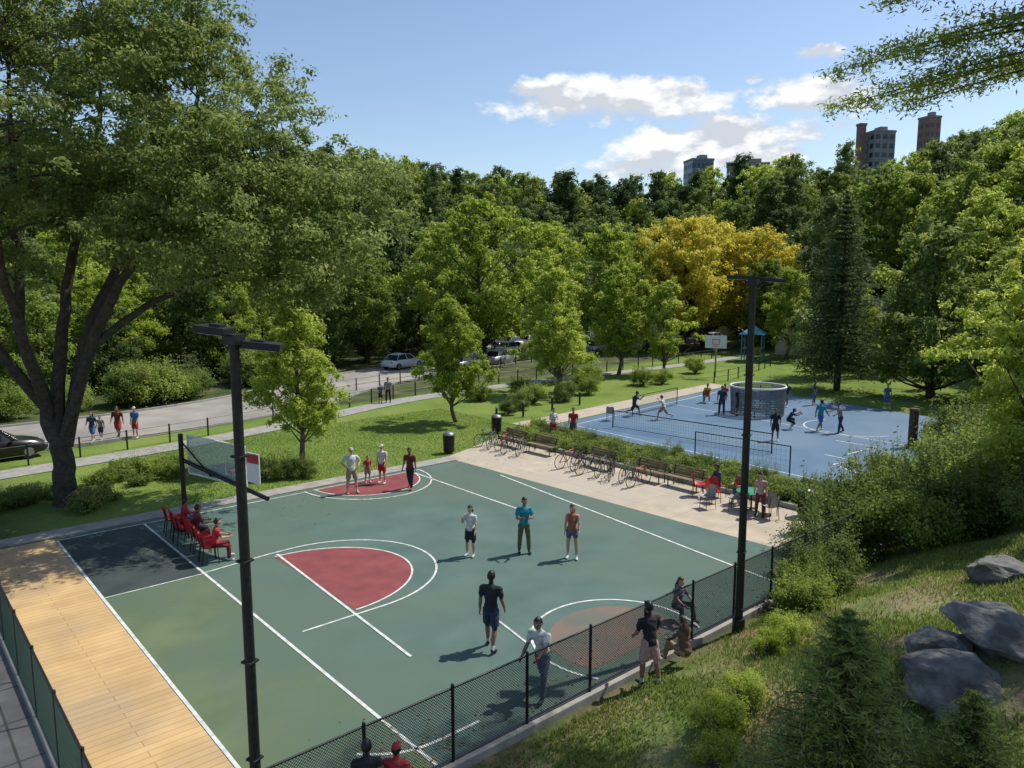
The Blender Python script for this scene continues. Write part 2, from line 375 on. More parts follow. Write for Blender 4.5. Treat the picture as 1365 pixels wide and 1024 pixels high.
def ribbon(name,cl_,w,mat,z,kerb=False):
    P=curve([(x,y,0) for x,y in cl_],90);b=MB()
    L=[];R=[]
    for i in range(len(P)):
        d=P[min(i+1,len(P)-1)]-P[max(i-1,0)];d/=np.linalg.norm(d);nn=np.array([-d[1],d[0],0])
        L.append(P[i]+nn*w/2);R.append(P[i]-nn*w/2)
    n=len(P);hh=[float(hgt(p[0],p[1])) for p in P]
    v=[(q[0],q[1],z+hh[i]) for i,q in enumerate(L)]+[(q[0],q[1],z+hh[i]) for i,q in enumerate(R)]
    b.add(v,[(i,n+i,n+i+1,i+1) for i in range(n-1)],mat)
    if kerb:
        for S,s in ((L,1),(R,-1)):
            for i in range(n-1):
                p,q=S[i],S[i+1];c=(p+q)/2;d=q-p
                b.box((c[0],c[1],z+hh[i]+.05),(np.linalg.norm(d)+.02,.18,.14),M_conc,math.atan2(d[1],d[0]))
    return b.obj(name)
ROAD=[(-40,44),(-15,46),(5,47.5),(14,48.3),(22,51),(32,57),(54,63),(82,64),(120,58)]
ribbon('road',ROAD,8.5,M_asph,0,True)
ribbon('parking_lot',[(56,71),(70,72.5),(92,72)],10,M_asph,.006)
ribbon('footpath',[(-14,37),(3,38.8),(12,40.1),(20,42.2),(30,45.3),(44,46.4),(60,46),(76,47)],1.7,M_conc,0)
RX=[p[0] for p in ROAD];RY=[p[1] for p in ROAD]
# ------------------------------------------------------------------ fences
M_blk=mk('black_metal',(.024,.026,.026),(.014,.015,.015),12,.45,0,.3)
M_wire=mk('fence_wire',(.085,.095,.09),(.05,.06,.055),12,.5,0,.4)
M_wireg=mk('fence_wire_green',(.03,.075,.055),(.02,.05,.04),12,.5,0,.3)
def chain_fence(name,p0,p1,h,mat,n,sp=.06,wr=.0035,z0=.0):
    b=MB();q=QB()
    p0=np.array(p0,float);p1=np.array(p1,float);Lh=np.linalg.norm(p1-p0);d=(p1-p0)/Lh
    def P(s,z,o=0): return (p0[0]+d[0]*s-d[1]*o,p0[1]+d[1]*s+d[0]*o,z0+z)
    for i in range(n+1):
        s=Lh*i/n;b.tube([P(s,-.1),P(s,h+.04)],.030,M_blk,8);b.ball(P(s,h+.05),.034,M_blk,8,4)
    b.tube([P(0,h),P(Lh,h)],.020,M_blk,6);b.tube([P(0,.06),P(Lh,.06)],.010,M_blk,5)
    s=-h
    while s<Lh:
        for sg in (0,1):
            a0=max(s,0);a1=min(s+h,Lh)
            if a1-a0<.02: continue
            za,zb=(a0-s),(a1-s)
            if sg: za,zb=h-za,h-zb
            qtube(q,[P(a0,max(.03,za),.012),P(a1,max(.03,zb),.012)],[wr,wr],3)
        s+=sp
    e=empty(name)
    b.obj('frame',parent=e);me=q.mesh('mesh',[mat]);o=bpy.data.objects.new('mesh',me);ROOT.objects.link(o);o.parent=e
chain_fence('chain_link_fence',(2.0,9.8),(24.4,9.8),1.4,M_wire,13,.055,.0055,.1)
chain_fence('chain_link_fence',(1.98,9.9),(1.98,28.6),1.4,M_wireg,9,.055,.0055,.1)
def rail_fence(name,pts,h,step):
    P=curve([(x,y,0) for x,y in pts],60);b=MB()
    L=[0]
    for i in range(1,len(P)): L.append(L[-1]+np.linalg.norm(P[i]-P[i-1]))
    s=0
    while s<L[-1]:
        x=np.interp(s,L,P[:,0]);y=np.interp(s,L,P[:,1]);z=hz(x,y);b.box((x,y,z+h/2),(.07,.07,h),M_blk);s+=step
    for zz in (h*.95,h*.5): b.tube([(p[0],p[1],hz(p[0],p[1])+zz) for p in P],.018,M_blk,4,smooth=False)
    b.obj(name)
rail_fence('rail_fence',[(-12,38.2),(3,40),(12,41.3),(20,43.4),(30,46.5),(44,47.6),(60,47.2),(76,48.2)],1.0,2.2)
rail_fence('rail_fence',[(24,50.5),(32,52.4),(44,56),(56,58.2),(84,59)],1.0,2.5)
rail_fence('rail_fence',[(53.6,36),(58,36.5),(70,40)],1.0,2.2)
# ------------------------------------------------------------------ poles, hoop, nets
M_lens=mk('lamp_lens',(.5,.5,.48),(.4,.4,.4),5,.2)
def flood_pole(name,x,y,h,heads,r0=.105):
    b=MB();z=hz(x,y)
    b.tube([(0,0,0),(0,0,h)],[r0,r0*.8],M_blk,12)
    b.tube([(0,0,0),(0,0,.35)],[r0*1.6,r0*1.5],M_blk,12)
    for (dx,dy,dz,w,d,t,tilt) in heads:
        b.tube([(0,0,h-.12),(dx*.6,dy*.6,h+dz*.6-.04),(dx,dy,h+dz-.03)],.028,M_blk,6)
        a=math.atan2(dy,dx)
        M=Matrix.Rotation(tilt,3,'Y')
        b.box((dx*1.25,dy*1.25,h+dz),(w,d,t),M_blk,a,M)
        b.box((dx*1.25,dy*1.25,h+dz-t*.56),(w*.8,d*.8,t*.12),M_lens,a,M)
        b.box((dx*1.05,dy*1.05,h+dz+t*.6),(w*.35,d*.5,t*.5),M_blk,a,M)
    for k in range(5): b.box((0,0,.6+k*1.4),(r0*2.15,r0*2.15,.03),M_blk,.4)
    b.box((0,0,h-.02),(.2,.2,.14),M_blk,.3)
    b.obj(name,(x,y,z),bevel=.006)
def dl(l,d): return (CY*l+SY*d,-SY*l+CY*d)
a=dl(-.20,.02);c=dl(.27,.05)
flood_pole('floodlight_pole',3.58,9.45,7.72,[(a[0],a[1],.10,.40,.34,.09,-.12),(c[0],c[1],-.1,.46,.36,.09,.12)],.078)
a=dl(-.28,.0);c=dl(.36,0);e=dl(.1,.4)
flood_pole('floodlight_pole',15.3,9.35,8.3,[(a[0],a[1],.10,.42,.3,.08,-.05),(c[0],c[1],.04,.5,.3,.08,.08),(e[0],e[1],.08,.4,.3,.08,.05)],.095)
def glass():
    m=bpy.data.materials.new('backboard_glass');m.use_nodes=True;N=m.node_tree.nodes;L=m.node_tree.links
    b=N['Principled BSDF'];b.inputs['Base Color'].default_value=(.45,.52,.54,1);b.inputs['Roughness'].default_value=.08;b.inputs['Specular IOR Level'].default_value=.8
    t=N.new('ShaderNodeBsdfTransparent');t.inputs[0].default_value=(.82,.88,.88,1);mx=N.new('ShaderNodeMixShader');mx.inputs[0].default_value=.4
    L.new(t.outputs[0],mx.inputs[1]);L.new(b.outputs[0],mx.inputs[2]);L.new(mx.outputs[0],N['Material Output'].inputs['Surface']);return m
M_glass=glass()
M_rim=mk('rim_red',(.55,.05,.03),(.45,.04,.03),8,.4)
M_netw=mk('net_white',(.7,.7,.68),(.6,.6,.58),8,.8)
M_signw=mk('sign_white',(.72,.73,.74),(.6,.62,.63),4,.5);M_signr=mk('sign_red',(.45,.04,.04),(.38,.03,.03),4,.5);M_signt=mk('sign_teal',(.05,.3,.35),(.04,.24,.3),4,.5)
hx,hy=7.95,26.2;ex,ey=9.0,22.0;Lb=math.hypot(ex-hx,ey-hy);hr=math.atan2(ey-hy,ex-hx)
hp=empty('basketball_hoop',(hx,hy,0),hr)
b=MB()
b.tube([(0,0,0),(0,0,3.3)],.08,M_blk,10);b.box((0,0,.06),(.6,.6,.12),M_blk)
b.tube([(0,.05,2.38),(Lb+.15,.05,1.78)],.07,M_blk,8)
b.tube([(0,.04,3.0),(1.6,.04,2.05)],.03,M_blk,6)
b.obj('post_and_arm',parent=hp)
b=MB();b.box((1.75,.14,2.6),(3.1,.03,1.3),M_glass);b.obj('backboard',parent=hp)
b=MB()
for z in (1.95,3.25): b.box((1.75,.14,z),(3.18,.05,.04),M_netw)
for x in (.18,3.32): b.box((x,.14,2.6),(.05,.05,1.26),M_netw)
for z in (2.2,2.7): b.box((2.5,.17,z),(.62,.012,.045),M_netw)
for x in (2.2,2.8): b.box((x,.17,2.45),(.045,.012,.46),M_netw)
b.box((3.72,.14,2.62),(.6,.03,.95),M_signw);b.box((3.72,.17,2.92),(.56,.012,.28),M_signr);b.box((3.72,.105,2.92),(.56,.012,.28),M_signr);b.box((3.6,.17,2.4),(.3,.012,.2),M_signt)
b.obj('board_frame',parent=hp)
b=MB();R=.23;rx,ry=2.5,.52
b.tube([(rx+R*math.cos(t),ry+R*math.sin(t),2.3) for t in np.linspace(0,2*math.pi,20)],.014,M_rim,6)
b.box((rx,.22,2.3),(.14,.14,.1),M_rim)
for i in range(12):
    t=i*math.pi/6
    for s in (1,-1):
        b.tube([(rx+R*math.cos(t),ry+R*math.sin(t),2.29),(rx+.17*math.cos(t+s*.26),ry+.17*math.sin(t+s*.26),2.1),(rx+.12*math.cos(t+s*.5),ry+.12*math.sin(t+s*.5),1.87)],.005,M_netw,3,False)
b.obj('rim_and_net',parent=hp)
M_grey=mk('grey_metal',(.25,.27,.28),(.18,.19,.2),8,.45,0,.5)
def round_cage(x,y,r,h):
    b=MB();q=QB();n=14
    for i in range(n):
        t=2*math.pi*i/n;b.tube([(r*math.cos(t),r*math.sin(t),0),(r*1.06*math.cos(t),r*1.06*math.sin(t),h)],.03,M_grey,6)
    for z,rr,w in ((h,1.06,.06),(.1,1.0,.03),(h*.5,1.03,.02)):
        b.tube([(r*rr*math.cos(t),r*rr*math.sin(t),z) for t in np.linspace(0,2*math.pi,48)],w,M_netw if z==h else M_grey,6)
    m=120
    for i in range(m):
        t=2*math.pi*i/m
        for s in (-1,1):
            pts=[(r*(1+.06*k/6)*math.cos(t+s*k*.05),r*(1+.06*k/6)*math.sin(t+s*k*.05),h*k/6) for k in range(7)]
            qtube(q,pts,[.017]*7,3)
    e=empty('round_net_cage',(x,y,0));b.obj('frame',parent=e);o=bpy.data.objects.new('net',q.mesh('net',[M_grey]));ROOT.objects.link(o);o.parent=e
round_cage(43.0,25.6,1.6,1.8)
def net_frame(name,p0,p1,h,sp=.12,mat=None,thick=.03):
    b=MB();p0=Vector((*p0,0));p1=Vector((*p1,0));d=(p1-p0);L=d.length;d/=L
    b.tube([p0,p0+Vector((0,0,h))],thick,M_blk,8);b.tube([p1,p1+Vector((0,0,h))],thick,M_blk,8)
    b.tube([p0+Vector((0,0,h)),p1+Vector((0,0,h))],thick*.8,M_blk,6);b.tube([p0+Vector((0,0,.08)),p1+Vector((0,0,.08))],thick*.5,M_blk,6)
    n=int(L/sp)
    for i in range(1,n): 
        q=p0+d*(L*i/n);b.tube([q+Vector((0,0,.08)),q+Vector((0,0,h))],.004,mat or M_wire,3,False)
    k=int(h/sp)
    for i in range(1,k): b.tube([p0+Vector((0,0,h*i/k)),p1+Vector((0,0,h*i/k))],.004,mat or M_wire,3,False)
    b.obj(name)
net_frame('net_barrier',(28.9,20.3),(29.3,15.8),1.5,.2)
net_frame('tennis_net',(32.6,28.6),(33.4,19.0),1.0,.15,None,.035)
net_frame('net_barrier',(36.5,30.4),(42,31.1),1.2)
b=MB();M_rust=mk('brown_metal',(.10,.055,.04),(.06,.035,.028),7,.7,.2)
b.tube([(0,0,0),(0,0,1.9)],.22,M_rust,16);b.tube([(0,0,1.9),(0,0,2.0)],[.26,.22],M_rust,16);b.tube([(0,0,0),(0,0,.1)],.3,M_rust,16)
b.obj('padded_post',(40.2,15.1,0))
# far-court hoop with solid white board
b=MB();b.tube([(0,0,0),(0,0,3.0),(0,-.7,3.3)],.07,M_grey,8)
b.box((0,-.75,3.2),(1.8,.05,1.1),M_signw);b.box((0,-.785,3.0),(.6,.012,.05),M_signr);b.box((0,-.785,3.4),(.6,.012,.05),M_signr)
for s in (-.3,.3): b.box((s,-.785,3.2),(.05,.012,.35),M_signr)
b.tube([(.23*math.cos(t),-1.05+.23*math.sin(t),2.85) for t in np.linspace(0,2*math.pi,18)],.015,M_rim,6)
for i in range(8):
    t=i*math.pi/4;b.tube([(.23*math.cos(t),-1.05+.23*math.sin(t),2.84),(.12*math.cos(t+.3),-1.05+.12*math.sin(t+.3),2.42)],.006,M_netw,3,False)
b.obj('basketball_hoop',(57,38.2,hz(57,38.2)),-YAW-.3)
# litter bins and bollards by the walk
def bin_(x,y):
    b=MB();b.tube([(0,0,.05),(0,0,.9)],[.24,.27],M_blk,14);b.tube([(0,0,.9),(0,0,1.0),(0,0,1.05)],[.29,.25,.08],M_grey,14)
    for i in range(14):
        t=i*2*math.pi/14;b.tube([(.26*math.cos(t),.26*math.sin(t),.06),(.29*math.cos(t),.29*math.sin(t),.88)],.012,M_blk,4)
    b.obj('litter_bin',(x,y,0))
bin_(26.5,31.8);bin_(25.2,12.9);bin_(21.6,29.6)
def bollard(x,y):
    b=MB();b.tube([(0,0,0),(0,0,.9)],.07,M_blk,10);b.tube([(0,0,.9),(0,0,.98)],[.09,.05],M_grey,10);b.tube([(0,0,0),(0,0,.05)],.12,M_conc,10);b.obj('bollard',(x,y,hz(x,y)))
for x,y in [(28.5,34.2),(31,34.6),(34,35.1),(37,35.5)]: bollard(x,y)
M_ply=mk('play_yellow',(.5,.36,.04),(.42,.3,.03),5,.5)
b=MB()
for x in (-1,1):
    for y in (-1,1): b.tube([(x,y,0),(x,y,3.0)],.06,M_signt,8)
b.box((0,0,1.4),(2.1,2.1,.08),M_grey)
b.add([(-1.3,-1.3,2.9),(1.3,-1.3,2.9),(1.3,1.3,2.9),(-1.3,1.3,2.9),(0,0,3.8)],[(0,1,4),(1,2,4),(2,3,4),(3,0,4),(3,2,1,0)],M_signt)
b.add([(1,-.35,1.45),(1,.35,1.45),(3.2,.35,.35),(3.2,-.35,.35),(3.8,.35,.3),(3.8,-.35,.3)],[(0,1,2,3),(3,2,4,5)],M_ply)
for y in (-.37,.37): b.tube([(1,y,1.6),(3.2,y,.5),(3.8,y,.45)],.05,M_ply,6)
for k in range(5): b.tube([(-1.6+.13*k,-.4,.25+k*.27),(-1.6+.13*k,.4,.25+k*.27)],.03,M_signr,6)
for y in (-.4,.4): b.tube([(-1.75,y,0),(-1.0,y,1.5)],.035,M_signt,6)
for y in (-1,1): b.tube([(-1,y,2.1),(1,y,2.1)],.035,M_signr,6)
px,py=V(25.6,80);b.obj('climbing_frame',(px,py,hz(px,py)),.4)
# ------------------------------------------------------------------ seating and bicycles
M_cred=mk('seat_red',(.50,.025,.03),(.40,.02,.025),6,.4)
M_cgrey=mk('seat_grey',(.30,.29,.27),(.2,.2,.19),6,.5)
M_tgreen=mk('table_green',(.04,.26,.16),(.03,.2,.12),6,.4)
M_slat=mk('bench_wood',(.26,.19,.12),(.17,.12,.075),5,.8,.2)
M_tyre=mk('tyre',(.02,.02,.02),(.012,.012,.012),10,.85)
def chair_mesh(mat):
    b=MB()
    for sx in (-.2,.2):
        b.tube([(sx,-.2,0),(sx,-.18,.44)],.013,M_blk,5);b.tube([(sx,.24,0),(sx,.17,.44)],.013,M_blk,5);b.tube([(sx,.17,.44),(sx,.25,.85)],.013,M_blk,5)
    v=[];f=[];nu=9;nv=12
    for i in range(nu):
        u=i/(nu-1)*2-1
        for j in range(nv):
            t=j/(nv-1)
            if t<.5: y=-.24+t*2*.42;z=.45-.03*math.sin(t*2*math.pi)
            else: k=(t-.5)*2;y=.18+.10*k;z=.45+.42*k
            w=.24*(1-.25*max(0,(t-.8)*5)**2)
            z+=.07*u*u*(1 if t<.5 else .3);y-=.08*u*u*(t if t>.4 else 0)
            v.append((u*w,y,z))
    for i in range(nu-1):
        for j in range(nv-1): f.append((i*nv+j,(i+1)*nv+j,(i+1)*nv+j+1,i*nv+j+1))
    b.add(v,f,mat,True);b.add([(x,y,z-.02) for x,y,z in v],[q[::-1] for q in f],mat,True)
    return b.data()
CH_R=chair_mesh(M_cred);CH_G=chair_mesh(M_cgrey)
R_=random.Random(4)
for i in range(7): put('plastic_chair',CH_R,7.5+R_.uniform(-.1,.1),25.9-i*.58,.0,rad(90+R_.uniform(-12,12)),1.12)
def bike_mesh(paint):
    b=MB()
    for x in (-.52,.52):
        b.tube([(x+.33*math.cos(t),0,.34+.33*math.sin(t)) for t in np.linspace(0,2*math.pi,25)],.018,M_tyre,6)
        b.tube([(x,-.04,.34),(x,.04,.34)],.03,M_grey,8)
        for k in range(8):
            t=k*math.pi/8;b.tube([(x+.32*math.cos(t),0,.34+.32*math.sin(t)),(x-.32*math.cos(t),0,.34-.32*math.sin(t))],.003,M_grey,3,False)
    bb=(-.08,0,.30);st=(-.24,0,.80);hd=(.36,0,.82);hb=(.40,0,.70)
    for p,q in ((bb,st),(bb,hb),((-.22,0,.74),hd),((-.52,0,.34),bb),((-.52,0,.34),(-.22,0,.74)),(hd,(.52,0,.34)),(hd,(.34,0,.95))): b.tube([p,q],.018,paint,6)
    b.tube([(.36,-.27,.98),(.34,0,.95),(.36,.27,.98)],.012,M_blk,6)
    b.ball((-.26,0,.86),(.13,.07,.03),M_blk,8,5);b.tube([st,(-.26,0,.85)],.012,M_grey,5)
    b.tube([(-.08,-.05,.30),(-.08,-.05,.13)],.01,M_grey,4);b.tube([(-.08,.05,.30),(-.08,.05,.47)],.01,M_grey,4)
    b.tube([(-.08+.08*math.cos(t),.04,.30+.08*math.sin(t)) for t in np.linspace(0,2*math.pi,13)],.008,M_grey,4)
    b.tube([(-.15,0,.30),(-.10,-.16,0)],.008,M_grey,4)
    return b.data()
P_gr=mk('bike_paint_grey',(.15,.16,.17),(.12,.13,.14),6,.35);P_rb=mk('bike_paint_red',(.35,.04,.03),(.3,.03,.02),6,.35)
BK=[bike_mesh(M_blk),bike_mesh(P_gr),bike_mesh(P_rb)]
def bench_mesh():
    b=MB()
    for x in (-.7,.7):
        b.tube([(x,-.2,0),(x,-.2,.43)],.025,M_blk,6);b.tube([(x,.2,0),(x,.2,.43),(x,.3,.82)],.025,M_blk,6);b.tube([(x,-.2,.40),(x,.2,.40)],.02,M_blk,6)
    for i in range(5): b.box((0,-.2+i*.1,.45),(1.7,.08,.03),M_slat)
    for i in range(3): b.box((0,.235+i*.035,.56+i*.12),(1.7,.025,.09),M_slat)
    return b.data()
BN=bench_mesh()
for (x,y,r) in [(24.9,28.6,-92),(24.9,26.4,-88),(24.9,22.6,-92),(24.9,19.8,-90),(25.0,18.0,-90)]:
    put('park_bench',BN,x,y,.004,rad(r))
for i,(x,y,r) in enumerate([(24.0,29.6,10),(23.9,29.0,18),(24.1,28.3,5),(23.8,27.6,12),(24.0,26.9,20),(23.9,23.6,8),(24.1,23.0,15),(23.8,22.3,0),(24.0,21.6,12),(23.9,21.0,22),(24.1,20.3,6),(23.9,19.5,14)]):
    put('bicycle',BK[i%3 if i%4 else 1],x,y,.004,rad(r+R_.uniform(-14,14)))
for (x,y,r,m) in [(24.5,17.0,40,CH_R),(25.0,16.4,80,CH_R),(24.2,16.1,-20,CH_R),(24.9,15.3,60,CH_R),(24.0,15.0,200,CH_G),(24.6,13.9,120,CH_G),(24.0,13.6,160,CH_G),(23.4,15.8,250,CH_G),(45.2,29.5,80,CH_G),(44.4,30.4,120,CH_R),(34.2,30.2,120,CH_G)]:
    put('plastic_chair',m,x,y,.004,rad(r))
def table(x,y,mat):
    b=MB();b.tube([(0,0,.70),(0,0,.74)],.55,mat,24);b.tube([(0,0,0),(0,0,.7)],.035,M_blk,8)
    for i in range(4):
        t=i*math.pi/2;b.tube([(0,0,.1),(.35*math.cos(t),.35*math.sin(t),.02)],.02,M_blk,5)
    b.obj('round_table',(x,y,.004))
table(24.4,14.6,M_tgreen)
# ------------------------------------------------------------------ cars
M_cglass=mk('car_glass',(.02,.025,.03),(.015,.02,.025),3,.08,0,0,spec=.8)
M_rimm=mk('wheel_rim',(.4,.4,.42),(.3,.3,.32),10,.3,0,.8)
M_tl=mk('tail_light',(.35,.01,.01),(.3,.01,.01),5,.3);M_hl=mk('head_light',(.7,.7,.68),(.6,.6,.6),5,.15)
def car_mesh(paint):
    b=MB()
    secs=[(-2.25,.42,.70,.70),(-2.15,.30,.82,.80),(-1.6,.22,.92,.87),(-.9,.2,.95,.89),(0,.2,.96,.9),(.9,.2,.94,.89),(1.5,.22,.86,.87),(2.05,.28,.72,.80),(2.25,.40,.60,.68)]
    v=[]
    for x,zb,zt,w in secs:
        v+=[(x,-w,zb),(x,-w*1.02,(zb+zt)*.5),(x,-w*.95,zt),(x,-w*.6,zt+.035),(x,w*.6,zt+.035),(x,w*.95,zt),(x,w*1.02,(zb+zt)*.5),(x,w,zb)]
    f=[]
    for i in range(len(secs)-1):
        for j in range(8): f.append((i*8+j,i*8+(j+1)%8,(i+1)*8+(j+1)%8,(i+1)*8+j))
    f+=[tuple(range(8))[::-1],tuple(range((len(secs)-1)*8,len(secs)*8))]
    b.add(v,f,paint,True)
    cab=[(-1.75,.94,.94,.80),(-1.15,.95,1.38,.72),(-.3,.95,1.46,.70),(.35,.95,1.42,.70),(1.15,.92,.93,.80)]
    v=[]
    for x,zb,zt,w in cab: v+=[(x,-.83,zb),(x,-w*.86,zt),(x,w*.86,zt),(x,.83,zb)]
    f=[]
    for i in range(len(cab)-1):
        for j in range(3): f.append((i*4+j,i*4+j+1,(i+1)*4+j+1,(i+1)*4+j))
    b.add(v,f,M_cglass)
    rv=[(-1.2,-.62,1.385),(-1.2,.62,1.385),(-.3,-.62,1.475),(-.3,.62,1.475),(.4,-.62,1.425),(.4,.62,1.425)]
    b.add(rv,[(0,1,3,2),(2,3,5,4)],paint,True)
    for s in (-1,1):
        for xx in (-.25,-1.2,.42):
            zt=1.44 if xx==-.25 else 1.39
            b.tube([(xx+(-.35 if xx<-1 else .05 if xx<0 else .55),s*.835,.95),(xx,s*.625,zt)],.03,paint,5)
        b.tube([(-1.2,s*.625,1.395),(-.3,s*.615,1.475),(.42,s*.615,1.42)],.025,paint,5)
        for xx in (-1.42,1.40):
            b.tube([(xx,s*.70,.33),(xx,s*.915,.33)],.33,M_tyre,20);b.tube([(xx,s*.90,.33),(xx,s*.925,.33)],.21,M_rimm,12)
        b.box((2.13,s*.6,.62),(.16,.3,.12),M_hl);b.box((-2.18,s*.62,.74),(.1,.3,.12),M_tl);b.box((.75,s*.95,.98),(.14,.14,.1),paint)
    return b.data()
P_blk=mk('car_paint_black',(.015,.015,.017),(.012,.012,.014),3,.2,0,.2,spec=.7)
P_wht=mk('car_paint_white',(.6,.6,.6),(.56,.56,.56),3,.3,spec=.6);P_sil=mk('car_paint_silver',(.42,.43,.45),(.4,.41,.43),3,.3,0,.5);P_rd=mk('car_paint_red',(.35,.03,.03),(.3,.025,.025),3,.3);P_bl=mk('car_paint_blue',(.05,.1,.25),(.04,.09,.22),3,.3)
CM=[car_mesh(p) for p in (P_blk,P_wht,P_sil,P_rd,P_bl)]
put('parked_car',CM[0],4.3,42.6,.0,rad(3))
rr=random.Random(7)
for i in range(12): put('parked_car',CM[rr.choice([1,2,1,0,2,4,3])],57+i*2.9,72.6+.4*math.sin(i),.01,rad(90+rr.uniform(-4,4)))
for i in range(11): put('parked_car',CM[rr.choice([1,2,1,0,2])],44+i*5.6,float(np.interp(44+i*5.6,RX,RY))-3.0,.0,rad(14 if i<2 else 2))
for i in range(1,7): put('parked_car',CM[rr.choice([1,2,0,1])],34+i*5.9,float(np.interp(34+i*5.9,RX,RY))+3.0,.0,rad(14 if i<4 else 2))
# ------------------------------------------------------------------ buildings
M_brick=mk('brick_wall',(.24,.15,.12),(.19,.12,.09),.8,.85);M_bglass=mk('tower_glass',(.08,.12,.17),(.06,.09,.13),.3,.2,0,.3);M_bconc=mk('tower_concrete',(.22,.22,.23),(.18,.18,.19),.4,.8);M_roof=mk('roof_grey',(.20,.20,.21),(.15,.15,.16),1,.8);M_win=mk('window_dark',(.03,.04,.05),(.02,.03,.04),1,.15)
M_render=mk('wall_cream',(.5,.46,.38),(.42,.39,.32),1,.85)
def tower(name,lat,dep,w,d,z0,z1,wall,bay=3.0,floor=3.4,rot=0):
    x,y=V(lat,dep);e=empty(name,(x,y,z0),-YAW+rot);h=z1-z0
    b=MB();b.box((0,0,h/2),(w,d,h),wall);b.obj('walls',parent=e)
    b=MB()
    nf=int(h/floor)
    for k in range(nf):
        z=(k+.55)*floor
        nb=max(2,int(w/bay))
        for i in range(nb):
            b.box((-w/2+(i+.5)*w/nb,-d/2-.02,z),(w/nb*.62,.12,floor*.5),M_win);
        nb2=max(2,int(d/bay))
        for i in range(nb2):
            for s in (-1,1): b.box((s*(w/2+.02),-d/2+(i+.5)*d/nb2,z),(.12,d/nb2*.62,floor*.5),M_win)
    b.obj('windows',parent=e)
    b=MB();b.box((0,0,h+.35),(w+.4,d+.4,.7),M_bconc);b.box((w*.15,0,h+1.5),(w*.35,d*.4,1.8),M_bconc);b.obj('roof',parent=e)
    return e
tower('office_tower',72,300,8.5,9,15,54.0,M_bglass,1.6,3.2,.15)
tower('apartment_block',88,290,14,8,12,51.0,M_bconc,2.6,3.1,-.1)
e=tower('hilltop_hall',131,280,8,9,20,60.5,M_bconc,2.4,3.1,.15)
b=MB();b.box((-6.4,0,21.6),(2.3,2.3,43.2),M_brick);b.box((-6.4,0,43.6),(2.7,2.7,.8),M_brick);b.obj('chimney_tower',parent=e)
tower('apartment_block',160,300,5,6,25,70,M_brick,2.4,3.1,.3)
def house(lat,dep,w,d,h,z=None):
    x,y=V(lat,dep);e=empty('cottage',(x,y,hz(x,y) if z is None else z),-YAW+.3)
    b=MB();b.box((0,0,h/2-.5),(w,d,h+1),M_render);b.obj('walls',parent=e)
    b=MB();o=.5;v=[(-w/2-o,-d/2-o,h),(w/2+o,-d/2-o,h),(w/2+o,d/2+o,h),(-w/2-o,d/2+o,h),(-w/2-o,0,h+d*.35),(w/2+o,0,h+d*.35)]
    b.add(v,[(0,1,5,4),(2,3,4,5),(1,2,5),(3,0,4),(0,3,2,1)],M_roof);b.obj('roof',parent=e)
    b=MB()
    for i in range(4): b.box((-w/2+(i+.5)*w/4,-d/2-.02,h*.55),(w/4*.45,.1,1.2),M_win)
    b.box((0,-d/2-.03,1.1),(1,.1,2.1),M_win)
    b.obj('windows',parent=e)
house(41,84,8,6,4,.5);house(26,108,10,7,4.5);house(33.5,84,6,5,3.4,.2)
HOUSES=[V(41,84),V(33.5,84),V(26,108)]
